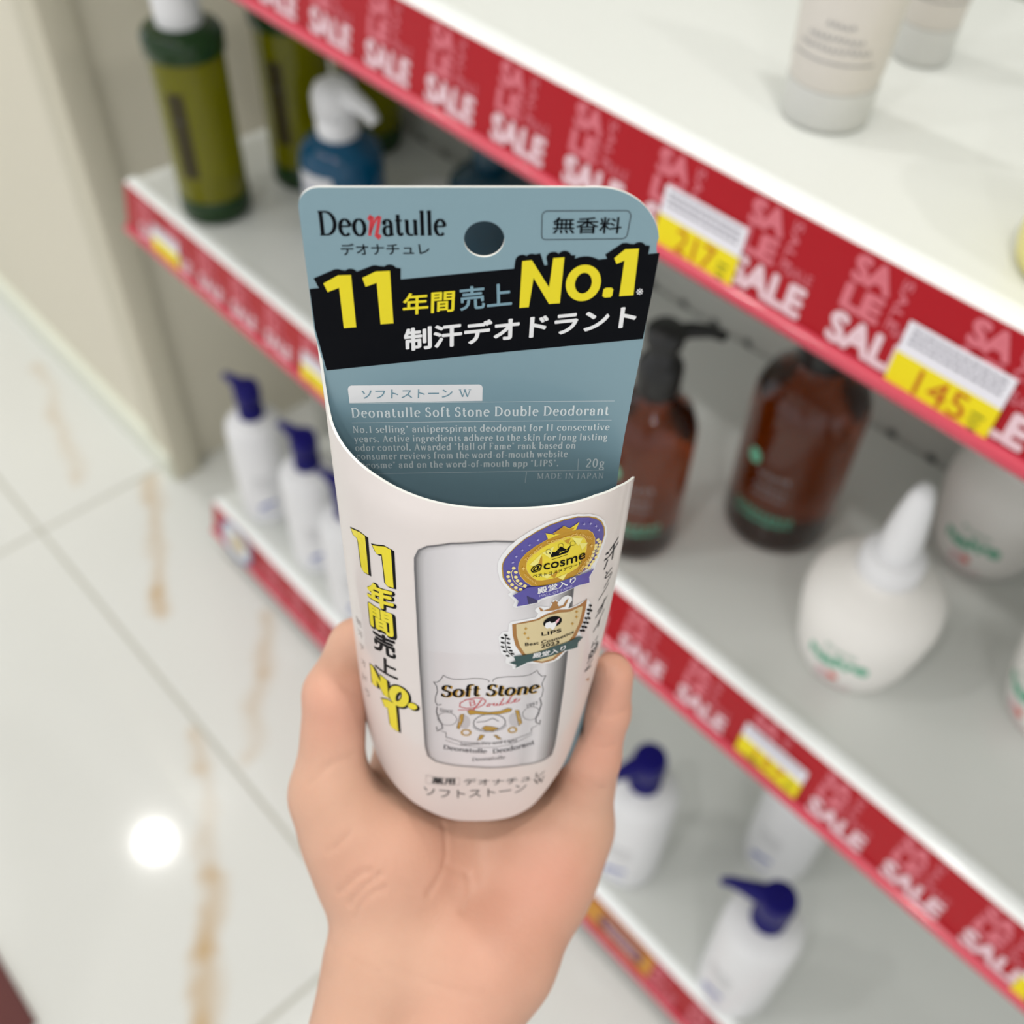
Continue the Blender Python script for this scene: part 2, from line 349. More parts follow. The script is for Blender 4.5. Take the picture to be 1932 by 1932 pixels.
# ------------------------------------------------------------------ the room
floor = boxobj('floor', (-4.6, 3.4, -3.6, 1.6, -0.08, -0.0015), M_grout); floor['kind'] = 'structure'
TILE, GX, GY = 0.822, -0.419, 0.205
_tm = {}
def tile_mesh(w, h):
    k = (round(w, 4), round(h, 4))
    if k not in _tm:
        bm = bmesh.new(); box(bm, 0, w, 0, h, -0.010, 0, bevel=0.0012, segs=1); me = bpy.data.meshes.new('tile'); bm.to_mesh(me); bm.free(); me.materials.append(M_marble); _tm[k] = me
    return _tm[k]
for i in range(-5, 5):
    for j in range(-5, 2):
        x, y = GX + i * TILE, GY + j * TILE
        if x < -4.6 or x + TILE > 3.4 or y < -3.6: continue
        o = link('tile', tile_mesh(TILE - 0.005, min(TILE, 1.6 - y) - 0.005)); o.parent = floor; o.location = (x + 0.0025, y + 0.0025, 0.0)
ceiling = boxobj('ceiling', (-4.6, 3.4, -3.6, 1.6, CEIL, CEIL + 0.1), M_ceil); ceiling['kind'] = 'structure'
def wall(name, dims, m=None):
    o = boxobj(name, dims, m or M_cream); o['kind'] = 'structure'; return o
wall('wall_left', (-4.6, -1.215, 0.425, 1.6, 0, CEIL))                     # the cream pillar wall beside the shelving
bm = bmesh.new(); box(bm, -1.262, -1.192, 0.417, 0.46, 0.0, CEIL, bevel=0.004)
o = from_bm('trim_1', bm, M_cream2, None, 35); o['kind'] = 'structure'      # its corner cover
wall('wall_back', (-1.215, 3.4, 1.25, 1.6, 0, CEIL))
bm = bmesh.new(); extrude_profile(bm, [(0.425, 0), (0.409, 0), (0.409, 0.042), (0.413, 0.05), (0.425, 0.052)], -4.6, -1.2)
o = from_bm('baseboard_left', bm, M_skirt); o['kind'] = 'structure'
for k, (x, y) in enumerate(LAMPS):
    e = empty('ceiling_downlight', (x, y, CEIL), 'round white recessed ceiling downlight shining on the shop floor', 'light', 'ceiling downlights')
    bm = bmesh.new(); lathe(bm, [(0.043, -0.002), (0.056, -0.004), (0.06, -0.0), (0.043, 0.0)], 40, cap0=False, cap1=False); from_bm('trim_ring', bm, M_whiteplastic, e, 40)
    bm = bmesh.new(); lathe(bm, [(0.043, -0.001), (0.043, 0.02)], 40); from_bm('lamp_lens', bm, M_lamp, e)

# ------------------------------------------------------------------ shelving
SH_Z = (0.982, 0.621, 0.100); X0, X1, YF, YB = -1.03, 0.62, 0.400, 0.70
STRIP_L = 0.0575; TILT = math.radians(10)
def strip_point(x, s, out, zt):
    """s: 0 at the top of the ticket strip, 1 at its foot; out: metres proud of it"""
    d = s * STRIP_L
    return (x, YF - 0.0015 - d * math.sin(TILT) - out * math.cos(TILT), zt - d * math.cos(TILT) + out * math.sin(TILT))
def sale_mesh(dim):
    W, A = 0.0, 1
    sh = []
    def put(text, x0, x1, s0, s1, mi, bold, rot=False):
        V, Fc = sans_text(text, bold)
        if rot: V = shift(V, lambda a, b: (b, 1 - a))
        sh.append((shift(V, lambda a, b: (x0 + a * (x1 - x0), s1 + b * (s0 - s1))), Fc, mi, 1))
    put('SALE', 0.000, 0.045, 0.55, 0.84, 0, 0.05)
    put('SA', 0.001, 0.0225, 0.03, 0.27, 1, 0.06); put('LE', 0.001, 0.0225, 0.29, 0.52, 1, 0.06)
    put('SALE', 0.026, 0.0315, 0.05, 0.50, 1, 0.02, True); put('SALE', 0.030, 0.045, 0.42, 0.52, 1, 0.01)
    verts, faces, mis = [], [], []
    for V, Fc, mi, lay in sh:
        k = len(verts); verts += [strip_point(v[0], v[1], 0.0003 + 1e-5 * v[2], 0) for v in V]
        faces += [tuple(i + k for i in f) for f in Fc]; mis += [mi] * len(Fc)
    me = bpy.data.meshes.new('sale_lettering'); me.from_pydata(verts, [], faces); me.polygons.foreach_set('material_index', mis)
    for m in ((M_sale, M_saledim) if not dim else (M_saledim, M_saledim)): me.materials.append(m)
    return me
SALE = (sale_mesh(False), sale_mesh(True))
SHELF_LABEL = ('white top shelf with a red sale strip, holding two upside-down tubes', 'white middle shelf with a red sale strip, holding green, blue, amber and white bottles', 'white bottom shelf close to the floor, holding white bottles with navy pumps')
PHASE = (-0.0070, -0.0338, -0.0450)
for k, zt in enumerate(SH_Z):
    sh = empty('display_shelf', ((X0 + X1) / 2, (YF + YB) / 2, zt), SHELF_LABEL[k], 'shelf', 'shelves of the shop display')
    inv = Matrix.Translation((-(X0 + X1) / 2, -(YF + YB) / 2, -zt))
    def add(name, bm, m, smooth=0, par=None):
        bm.transform(inv); return from_bm(name, bm, m, par or sh, smooth)
    bm = bmesh.new(); box(bm, X0, X1, YF + 0.012, YB, zt - 0.022, zt, bevel=0.0015, segs=1); add('shelf_plate', bm, M_white, 35)
    bm = bmesh.new(); extrude_profile(bm, [(YF + 0.0125, zt - 0.006), (YF + 0.001, zt - 0.006), (YF - 0.0015, zt - 0.002), (YF + 0.0005, zt + 0.0008), (YF + 0.004, zt + 0.0022), (YF + 0.0125, zt + 0.0022)], X0, X1); add('front_lip', bm, M_lip, 50)
    p = [strip_point(0, s, o_, zt)[1:] for s, o_ in ((0, 0), (0.93, 0), (0.93, -0.002), (0, -0.002))]
    bm = bmesh.new(); extrude_profile(bm, p, X0, X1); st = add('ticket_strip', bm, M_red)
    pp = [strip_point(0, s, o_, zt)[1:] for s, o_ in ((0.86, 0.0004), (0.87, 0.003), (0.91, 0.0048), (0.96, 0.0048), (0.995, 0.003), (1.0, 0.0), (0.99, -0.004), (0.94, -0.004), (0.94, 0.0004))]
    bm = bmesh.new(); extrude_profile(bm, pp, X0, X1); add('holder_lip', bm, M_clearlip, 50)
    bm = bmesh.new(); extrude_profile(bm, [strip_point(0, s, o_, zt)[1:] for s, o_ in ((0.02, -0.002), (0.93, -0.002), (0.93, -0.003), (0.4, -0.009), (0.02, -0.012))], X0, X1); add('holder_body', bm, M_whiteplastic)
    n0 = int(math.floor((X0 + 0.002 - PHASE[k]) / 0.0605)) + 1
    x = PHASE[k] + n0 * 0.0605
    while x + 0.046 < X1:
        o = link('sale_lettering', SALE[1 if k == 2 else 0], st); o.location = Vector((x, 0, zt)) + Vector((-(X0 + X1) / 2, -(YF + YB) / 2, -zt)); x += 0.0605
bp = empty('shelf_back_panel', ((X0 + X1) / 2, YB + 0.01, 0), 'pale grey perforated back panel standing behind the shelves', 'panel')
boxobj('panel_sheet', (X0 - 0.17 - (X0 + X1) / 2, X1 - (X0 + X1) / 2, -0.008, 0.008, 0.02, 1.5), M_backp, bp)
bm = bmesh.new()
for i in range(40):
    for zz in [0.172 + 0.05 * j for j in range(17)]:
        r = 0.0050; c = bmesh.ops.create_circle(bm, cap_ends=True, segments=10, radius=r)
        bmesh.ops.rotate(bm, cent=(0, 0, 0), matrix=Matrix.Rotation(PI / 2, 3, 'X'), verts=c['verts']); bmesh.ops.translate(bm, vec=(X0 + 0.02 + i * 0.04 - (X0 + X1) / 2, -0.0086, zz), verts=c['verts'])
o = from_bm('peg_hole_discs', bm, M_hole, bp); o['kind'] = 'stuff'  # flat discs, no real openings; hole shade is in their colour
up = empty('shelf_upright', (X0 - 0.09, YB - 0.03, 0), 'pale steel upright post behind the left end of the shelves', 'post')
boxobj('post', (-0.02, 0.02, -0.02, 0.02, 0.0, 1.5), M_backp, up, 0.002)

# ------------------------------------------------------------------ price tags
def price_tag(x, zt, price, w, h, s_mid, label, lines=3):
    e = empty('price_tag', strip_point(x + w / 2, s_mid + h / STRIP_L, 0.001, zt), label, 'price tag', 'price tags in the ticket strips')
    R = Matrix.Rotation(-TILT, 4, 'X'); e.matrix_world = Matrix.Translation(e.location) @ Matrix.Rotation(-TILT, 4, 'X')
    boxobj('tag_header', (-w / 2, w / 2, -0.0006, 0.0, h * 0.56, h), M_tagw, e)
    boxobj('tag_body', (-w / 2, w / 2, -0.0006, 0.0, 0, h * 0.56), M_tagy, e)
    sh = []
    def put(text, x0, x1, y0, y1, mi, bold):
        V, Fc = sans_text(text, bold); sh.append((shift(V, lambda a, b: (x0 + a * (x1 - x0), y0 + b * (y1 - y0))), Fc, mi, 0))
    if price: put(price, -0.07 * w - 0.16 * w, 0.25 * w, h * 0.14, h * 0.50, 1, 0.0)
    r = random.Random(int(x * 1000) + 5)
    for i in range(lines):
        y = h * (0.92 - i * 0.09); a = -w * 0.44
        while a < w * 0.42:
            b = a + w * r.uniform(0.03, 0.09); V, Fc = ribbon([(a, y), (min(b, w * 0.44), y)], h * 0.035); sh.append((V, Fc, 0, 0)); a = b + w * 0.015
    for a, b, y, mi in ((-.34, -.12, .10, 2), (-.30, -.10, .06, 2), (.30, .42, .34, 2), (.30, .40, .24, 2), (.32, .40, .14, 2)):
        V, Fc = ribbon([(a * w, y * h), (b * w, y * h)], h * 0.03); sh.append((V, Fc, mi, 0))
    sheet_to_mesh('tag_print', sh, lambda a, b, l: (a, -0.0009 - 1e-4 * l, b), e, (M_tagi, M_tagr, M_tagg))
    return e
price_tag(-0.1520, SH_Z[0], '145', 0.0535, 0.0355, 0.32, 'yellow and white price tag reading 145 in the top shelf strip')
price_tag(-0.2985, SH_Z[0], '217', 0.0535, 0.0355, 0.32, 'yellow and white price tag reading 217 in the top shelf strip, right of the packet')
price_tag(-0.1570, SH_Z[1], '157', 0.0535, 0.0300, 0.30, 'yellow price tag in the middle shelf strip below the white cone-capped bottle', 2)
price_tag(0.0660, SH_Z[1], '', 0.0535, 0.0320, 0.32, 'yellow price tag at the right end of the middle shelf strip', 2)
price_tag(-0.9720, SH_Z[1], '', 0.0535, 0.0320, 0.34, 'yellow price tag in the middle shelf strip below the front green bottle', 2)
price_tag(-0.6960, SH_Z[1], '', 0.0535, 0.0320, 0.34, 'yellow price tag in the middle shelf strip just left of the packet', 2)

# promo cards on the bottom strip
def strip_card(name, x, w, s0, s1, label, m, extra):
    zt = SH_Z[2]; e = empty(name, strip_point(x + w / 2, s1, 0.001 if s0 > 0 else 0.0052, zt), label, 'sign'); h = (s1 - s0) * STRIP_L
    e.matrix_world = Matrix.Translation(e.location) @ Matrix.Rotation(-TILT, 4, 'X')
    extra(e, w, h, m)
def orange_card(e, w, h, m):
    boxobj('card', (-w / 2, w / 2, -0.0006, 0, 0, h), mat('amber_card', (206, 142, 40), 0.4, var=0.12, scale=60), e)
    V, Fc = polygon([(0.30 * w * 1.0 * (abs(c) ** .5) * (1 if c > 0 else -1) + 0.09 * w, h * 0.5 + 0.36 * h * (abs(s) ** .5) * (1 if s > 0 else -1)) for c, s in [(math.cos(a), math.sin(a)) for a in np.linspace(0, 2 * PI, 33)[:-1]]])
    sheet_to_mesh('purple_panel', [(V, Fc, 0, 0)], lambda a, b, l: (a, -0.0009 - 1e-4 * l, b), e, (mat('plum_print', (120, 62, 84), 0.45),))
    sh = []
    for a0, a1, y in ((-.13, .31, .66), (-.10, .29, .48), (-.06, .24, .32)):
        a = a0
        while a < a1: V, Fc = ribbon([(a * w, y * h - h * .06), (a * w + w * .02, y * h + h * .06), (a * w + w * .035, y * h - h * .05)], h * .045); sh.append((V, Fc, 0, 0)); a += .055
    sheet_to_mesh('card_print', sh, lambda a, b, l: (a, -0.0012, b), e, (M_pinkp,))
strip_card('promo_card', -0.268, 0.108, 0.05, 0.72, 'orange and plum promotion card in the bottom shelf strip, right of the wrist', None, orange_card)
def round_card(e, w, h, m):
    bm = bmesh.new(); lathe(bm, [(0.5, -0.0004), (0.5, 0.0004)], 36, sx=w, sy=h); bmesh.ops.rotate(bm, cent=(0, 0, 0), matrix=Matrix.Rotation(PI / 2, 3, 'X'), verts=bm.verts); bmesh.ops.translate(bm, vec=(0, 0, h / 2), verts=bm.verts)
    from_bm('disc', bm, mat('card_white', (222, 224, 228), 0.4), e)
    V, Fc = ribbon([(0.46 * w * math.cos(a), h / 2 + 0.46 * h * math.sin(a)) for a in np.linspace(0, 2 * PI, 30)], h * .09)
    V2, F2 = polygon([(w * (.06 + .2 * math.cos(a)), h * (.52 + .3 * math.sin(a) * (1 + .3 * math.cos(2 * a)))) for a in np.linspace(0, 2 * PI, 20)[:-1]])
    sheet_to_mesh('disc_print', [(V, Fc, 0, 1), (V2, F2, 1, 0)], lambda a, b, l: (a, -0.0008 - 1e-4 * l, b), e, (mat('steel_blue_print', (136, 150, 184), 0.5), mat('tan_print', (206, 186, 142), 0.5)))
strip_card('round_card', -1.000, 0.078, -0.16, 0.97, 'oval white card with a blue rim stuck on the bottom shelf strip', None, round_card)

# ------------------------------------------------------------------ bottles
def cyl_sheet(sheets, radius, z0, ang, parent, mats, name='label_print', rf=None):
    """wraps flat print around an upright wall; +x runs to the reader's right"""
    def place(a, b, l):
        r = (rf(z0 + b) if rf else radius) + 0.0003 * (1 + l); t = ang + a / max(r, 1e-4); return (r * math.cos(t), r * math.sin(t), z0 + b)
    return sheet_to_mesh(name, sheets, place, parent, mats)
def scribble(seed, x0, x1, y, h, w, step):
    """illegible printed line"""
    r = random.Random(seed); out = []; a = x0
    while a < x1: out.append(ribbon([(a, y - h * r.uniform(.2, .5)), (a + step * .35, y + h * r.uniform(.2, .5)), (a + step * .7, y - h * r.uniform(.1, .5))], w)); a += step
    return out
FRONT = -PI / 2
def facing(x, y): return math.atan2(-y, -x)

def oil_bottle(x, y, label, white_cap=True):
    e = empty('cleansing_oil_bottle', (x, y, SH_Z[1]), label, 'bottle', 'green oil bottles')
    bm = bmesh.new(); lathe(bm, [(0.0281, 0.0), (0.0345, 0.002), (0.0363, 0.006), (0.0363, 0.026), (0.0357, 0.027)], 48); from_bm('glass_base', bm, M_greenglass, e, 60)
    bm = bmesh.new(); lathe(bm, [(0.0355, 0.0265), (0.0357, 0.03), (0.0357, 0.166), (0.0351, 0.170)], 48); from_bm('bottle_body', bm, M_olive, e, 60)
    bm = bmesh.new(); lathe(bm, [(0.0357, 0.1695), (0.0386, 0.172), (0.0386, 0.188), (0.0351, 0.193), (0.0257, 0.196)], 48); from_bm('shoulder', bm, M_greenglass, e, 60)
    bm = bmesh.new(); lathe(bm, [(0.0211, 0.1955), (0.0216, 0.197), (0.0216, 0.232), (0.0199, 0.235), (0.0140, 0.236)], 40); from_bm('cap', bm, M_whiteplastic, e, 60)
    an = facing(x, y) - 0.55
    sh = [(*split_long(*polygon([(-.0085, 0), (.0085, 0), (.0085, .088), (-.0085, .088)]), 0.004), 0, 0)]
    sh += [(*q, 1, 1) for q in scribble(3, -.004, .004, .06, .006, .0008, .003)]
    cyl_sheet(sh, 0.0358, 0.055, an, e, (M_darklabel, M_greyd))
    return e
oil_bottle(-0.923, 0.449, 'olive green oil bottle with dark green base at the front left of the middle shelf')
oil_bottle(-0.915, 0.558, 'olive green oil bottle standing second, behind the front one')
oil_bottle(-0.925, 0.655, 'olive green oil bottle at the back, behind the white pump head of the blue bottle')

def pump_head(e, z, m, r=0.0145, reach=0.04, drop=0.004, ang=0.0, hgt=0.02, collar=0.016, neck=0.006, stem=0.02, name='pump_head'):
    bm = bmesh.new(); lathe(bm, [(collar, z), (collar, z + 0.014), (collar * 0.8, z + 0.017), (neck, z + 0.019)], 36); from_bm('pump_collar', bm, m, e, 50)
    bm = bmesh.new(); lathe(bm, [(neck, z + 0.017), (neck, z + 0.017 + stem + 0.004)], 20); from_bm('pump_stem', bm, m, e, 50)
    zb = z + 0.017 + stem; c, s = math.cos(ang), math.sin(ang)
    bm = bmesh.new(); lathe(bm, [(r * .6, zb - 0.004), (r * .92, zb - 0.002), (r, zb + 0.002), (r, zb + hgt * .7), (r * .9, zb + hgt * .95), (r * .6, zb + hgt)], 36)
    tube(bm, [(c * d, s * d, zb + hgt * .62 - dz) for d, dz in ((0.2 * r, 0), (r, 0), (r + reach * .5, drop * .15), (r + reach * .85, drop * .55), (r + reach, drop + 0.004))], [r * .62, r * .58, r * .38, r * .28, r * .24], 14)
    from_bm(name, bm, m, e, 50)

def blue_bottle(x, y, label, m, white):
    e = empty('pump_bottle', (x, y, SH_Z[1]), label, 'bottle', 'blue bottles')
    bm = bmesh.new(); lathe(bm, [(0.035, 0), (0.041, 0.003), (0.042, 0.01), (0.042, 0.080), (0.039, 0.093), (0.030, 0.102), (0.017, 0.107)], 44); from_bm('bottle_body', bm, m, e, 60)
    if white:
        sh = [(*split_long(*polygon([(-.02, 0), (.02, 0), (.02, .06), (-.02, .06)]), 0.006), 0, 0)] + [(*q, 1, 1) for k in range(3) for q in scribble(k, -.015, .014, .045 - k * .012, .005, .0008, .004)]
        cyl_sheet(sh, 0.042, 0.02, facing(x, y) - 0.75, e, (M_labelwhite, M_periwinkle))
        bm = bmesh.new(); lathe(bm, [(0.020, 0.1065), (0.021, 0.109), (0.021, 0.122), (0.019, 0.126)], 36); from_bm('pump_collar', bm, M_whiteplastic, e, 50)
        bm = bmesh.new(); lathe(bm, [(0.019, 0.125), (0.0225, 0.128), (0.0225, 0.146), (0.019, 0.155), (0.011, 0.160)], 36)
        tube(bm, [(0.006, 0.0, 0.150), (0.026, 0.004, 0.148), (0.040, 0.007, 0.143), (0.049, 0.009, 0.134)], [0.011, 0.0095, 0.0075, 0.006], 14); from_bm('pump_head', bm, M_whiteplastic, e, 50)
    else:
        bm = bmesh.new(); lathe(bm, [(0.017, 0.1065), (0.018, 0.108), (0.018, 0.135), (0.016, 0.139)], 36); from_bm('cap', bm, m, e, 50)
    return e
blue_bottle(-0.805, 0.532, 'blue bottle with a white pump head behind the packet, left of centre', M_teal, True)
blue_bottle(-0.665, 0.605, 'dark petrol blue bottle half hidden between the packet top and the top shelf strip', M_petrol, False)
e = empty('lit_shelf_standin', (-0.745, 0.60, SH_Z[1]), 'low white round body standing in for pale, lit shelf beside the blue pump bottle', 'stand-in')  # added body where the bare shelf looks pale with light
bm = bmesh.new(); lathe(bm, [(0.024, 0), (0.027, 0.003), (0.027, 0.026), (0.025, 0.028)], 40); from_bm('standin_body', bm, M_softwhite, e, 60)
bm = bmesh.new(); lathe(bm, [(0.0275, 0.0275), (0.028, 0.029), (0.028, 0.04), (0.026, 0.042)], 40); from_bm('standin_top', bm, M_whiteplastic, e, 60)

def amber_bottle(x, y, label, R, H, ang, print_ang):
    e = empty('amber_pump_bottle', (x, y, SH_Z[1]), label, 'bottle', 'amber pump bottles')
    bm = bmesh.new(); lathe(bm, [(R * .8, 0), (R * .96, .003), (R, .012), (R, H - .035), (R * .97, H - .022), (R * .84, H - .010), (R * .58, H - .001), (R * .40, H + .004), (R * .36, H + .012)], 52); from_bm('bottle_body', bm, M_amber, e, 60)
    bm = bmesh.new(); lathe(bm, [(R * .45, H + .008), (R * .47, H + .01), (R * .47, H + .03), (R * .40, H + .035), (R * .30, H + .038), (R * .28, H + .050)], 40); from_bm('pump_collar', bm, M_black, e, 50)
    c, s = math.cos(ang), math.sin(ang); zb = H + .047
    bm = bmesh.new(); lathe(bm, [(R * .28, zb), (R * .38, zb + .002), (R * .39, zb + .012), (R * .28, zb + .016)], 36)
    tube(bm, [(0, 0, zb + .009), (c * .018, s * .018, zb + .009), (c * .032, s * .032, zb + .006), (c * .042, s * .042, zb)], [.0065, .0056, .0046, .004], 14); from_bm('pump_head', bm, M_black, e, 50)
    sh = [(*split_long(*polygon([(-.018 + .006 * math.cos(a), .072 + .007 * math.sin(a)) for a in np.linspace(0, 2 * PI, 16)[:-1]]), .004), 0, 0)]
    for k, (yy, hh) in enumerate(((.062, .007), (.050, .006), (.042, .005))): sh += [(*q, 1, 0) for q in scribble(11 + k, -.012, .014, yy, hh, .0009, .0045)]
    sh += [(*q, 0, 0) for k in range(2) for q in scribble(31 + k, -.024, .022, .022 - k * .007, .006, .0014, .005)]
    cyl_sheet(sh, R, 0.02, print_ang, e, (M_mint, M_grey))
    return e
amber_bottle(-0.325, 0.452, 'amber brown pump bottle with black pump, right beside the packet', 0.0345, 0.142, 1.05, facing(-0.325, 0.452) - 0.1)
amber_bottle(-0.258, 0.548, 'large amber brown pump bottle under the top shelf strip, its pump hidden', 0.042, 0.158, 2.4, facing(-0.258, 0.548) - 0.25)

def cone_bottle(x, y, label, ang):
    e = empty('cone_cap_bottle', (x, y, SH_Z[1]), label, 'bottle', 'white cone-capped bottles')
    prof = [(0.029, 0.0), (0.0355, 0.003), (0.0405, 0.018), (0.0445, 0.042), (0.0468, 0.062), (0.0455, 0.076), (0.0385, 0.087), (0.028, 0.094), (0.0205, 0.0975), (0.0175, 0.100)]
    bm = bmesh.new(); lathe(bm, prof, 52); from_bm('bottle_body', bm, M_softwhite, e, 60)
    bm = bmesh.new(); lathe(bm, [(0.0195, 0.098), (0.0210, 0.100), (0.0210, 0.113), (0.0195, 0.116), (0.0138, 0.118)], 44); from_bm('screw_collar', bm, M_whiteplastic, e, 50)
    bm = bmesh.new(); lathe(bm, [(0.0125, 0.1165), (0.0135, 0.119), (0.0128, 0.135), (0.0105, 0.155), (0.0075, 0.171), (0.0045, 0.178), (0.0015, 0.1805)], 40); from_bm('cone_cap', bm, M_whiteplastic, e, 60)
    zs = [p[1] for p in prof]; rs = [p[0] for p in prof]
    sh = []
    def put(text, x0, x1, y0, y1, mi, bold, wave=0.0):
        V, Fc = sans_text(text, bold); V, Fc = split_long(shift(V, lambda a, b: (x0 + a * (x1 - x0), y0 + b * (y1 - y0))), Fc, .004)
        sh.append((shift(V, lambda a, b: (a, b + wave * math.sin((a - x0) / (x1 - x0) * 6.0))), Fc, mi, 0))
    put('Kracie', -.010, .012, .052, .058, 1, 0.0); put('naive', -.021, .023, .034, .049, 0, .05, -.0022)
    sh.append((*split_long(*polygon([(.001 + .0042 * math.cos(a), .022 + .0042 * math.sin(a)) for a in np.linspace(0, 2 * PI, 16)[:-1]]), .004), 2, 0))
    sh.append((*split_long(*polygon([(-.006 + .006 * math.cos(a), .021 + .004 * math.sin(a)) for a in np.linspace(0, 2 * PI, 16)[:-1]]), .004), 3, 0))
    sh += [(*q, 3, 0) for k in range(2) for q in scribble(5 + k, -.012, .014, .012 - k * .006, .004, .0012, .004)]
    cyl_sheet(sh, None, 0.0, ang, e, (M_mint, M_mintd, M_coral, M_pinkp), rf=lambda z: float(np.interp(z, zs, rs)))
    return e
cone_bottle(-0.140, 0.484, 'white bottle with pointed cone cap and green lettering, front of the middle shelf', facing(-0.140, 0.484) - 0.12)
cone_bottle(-0.130, 0.646, 'white bottle with green lettering and red dot behind the front cone-capped bottle', facing(-0.130, 0.652) - 0.15)
cone_bottle(-0.012, 0.552, 'white bottle cut off by the right edge of the picture', facing(-0.012, 0.552) - 0.5)

def lotion_bottle(x, y, label, ang, pr):
    e = empty('lotion_pump_bottle', (x, y, SH_Z[2]), label, 'bottle', 'white lotion bottles with navy pumps')
    bm = bmesh.new(); lathe(bm, [(0.028, 0), (0.0365, 0.003), (0.0378, 0.012), (0.0386, 0.10), (0.0384, 0.158), (0.0368, 0.170), (0.0315, 0.178), (0.021, 0.1825), (0.0155, 0.184)], 48); from_bm('bottle_body', bm, M_whiteplastic, e, 60)
    pump_head(e, 0.183, M_blue, r=0.0175, reach=0.032, drop=0.004, ang=ang, hgt=0.026, collar=0.0168, neck=0.008, stem=0.010)
    sh = []
    for k, yy in enumerate((.078, .068, .058)): sh += [(*q, 0, 0) for q in scribble(20 + k, -.014, .014, yy, .006, .0008, .0036)]
    sh += [(*split_long(*ribbon([(-.012, .018), (-.002, .026), (.012, .030)], .006), .004), 1, 0)]
    sh += [(*q, 1, 0) for q in scribble(29, -.016, .012, .008, .006, .001, .0036)]
    cyl_sheet(sh, 0.0386, 0.02, pr, e, (M_grey, M_periwinkle))
    return e
for x, y, lab, a, dp in ((-0.968, 0.458, 'white lotion bottle with navy pump at the far left of the bottom shelf', PI * 1.02, -.1),
                     (-0.845, 0.460, 'white lotion bottle with navy pump, second from left, half behind the packet', PI * 1.02, -.1),
                     (-0.745, 0.450, 'white lotion bottle with navy pump, third from left, almost hidden by the packet', PI * 1.02, -.1),
                     (-0.260, 0.456, 'white lotion bottle with navy pump right beside the fingertip', -1.9, -.2),
                     (-0.148, 0.588, 'white lotion bottle standing back, its pump hidden by the middle shelf strip', -1.9, -.3),
                     (-0.090, 0.440, 'white lotion bottle with navy pump nearest the camera at the lower right', 3.55, -.35)):
    lotion_bottle(x, y, lab, a, facing(x, y) + dp)

def cream_tube(x, y, label, rz, R=0.0235):
    e = empty('cream_tube', (x, y, SH_Z[0]), label, 'tube', 'tubes on the top shelf', rz)
    bm = bmesh.new(); lathe(bm, [(R * .88, 0), (R * .96, .0015), (R * .99, .004), (R, .020), (R * .99, .0215)], 44); from_bm('flip_cap', bm, M_tubecap, e, 60)
    bm = bmesh.new(); rings = []
    for t in np.linspace(0, 1, 16):
        z = .0218 + t * .125; rx = R * (1.0 + .28 * t); ry = R * (1 - t) ** .75 + .0012
        if t == 0: rx = ry = R * .97
        rings.append([bm.verts.new((rx * math.cos(2 * PI * i / 44), ry * math.sin(2 * PI * i / 44), z)) for i in range(44)])
    for a, b in zip(rings, rings[1:]):
        for i in range(44): bm.faces.new((a[i], a[(i + 1) % 44], b[(i + 1) % 44], b[i]))
    bm.faces.new(rings[0][::-1]); bm.faces.new(rings[-1]); from_bm('tube_body', bm, M_tube, e, 60)
    sh = []
    for k, (yy, w) in enumerate(((.054, .006), (.048, .014), (.043, .018))): sh += [(*q, 0, 0) for q in scribble(40 + k, -w, w, yy, .003, .0006, .0028)]
    sh.append((*split_long(*ribbon([(-.022, .037), (.022, .037)], .0007), .004), 0, 0))
    mark = [(*ribbon([(0, .088), (.002, .096), (-.002, .102), (.001, .112)], .0018), 0, 0)]
    def place(a, b, l):
        t = (b - .0218) / .125; rx = R * (1 + .28 * t); ry = R * (1 - t) ** .75 + .0012; th = -PI / 2 + a / R
        return ((rx + .0004) * math.cos(th), (ry + .0004) * math.sin(th), b)
    sheet_to_mesh('tube_print', sh, place, e, (M_grey,)); sheet_to_mesh('tube_mark', mark, place, e, (M_greyd,))
cream_tube(-0.272, 0.485, 'greige cream tube standing on its cap, nearer of two on the top shelf', 0.35, 0.0235)
cream_tube(-0.276, 0.582, 'smaller greige cream tube standing on its cap behind the nearer tube', 0.35, 0.0165)
e = empty('yellow_bottle', (-0.108, 0.462, SH_Z[0]), 'pale yellow container cut off by the right edge of the picture on the top shelf', 'bottle')
bm = bmesh.new(); lathe(bm, [(0.030, 0), (0.0345, 0.003), (0.036, 0.010), (0.036, 0.075), (0.033, 0.085), (0.022, 0.092)], 44); from_bm('bottle_body', bm, M_yellowpl, e, 60)
bm = bmesh.new(); lathe(bm, [(0.023, 0.0915), (0.024, 0.093), (0.024, 0.115), (0.021, 0.118)], 40); from_bm('cap', bm, M_whiteplastic, e, 60)

# flat maroon slab for an unidentified dark shape at the lower left
o = boxobj('maroon_slab', (-1.02, -0.585, -0.62, -0.124, 0.0002, 0.006), mat('maroon_cloth', (104, 62, 60), 0.9, var=0.1, scale=200, bump=0.3), None, 0.002)
tag(o, 'flat maroon slab for an unidentified dark shape just inside the lower left corner', 'mat')

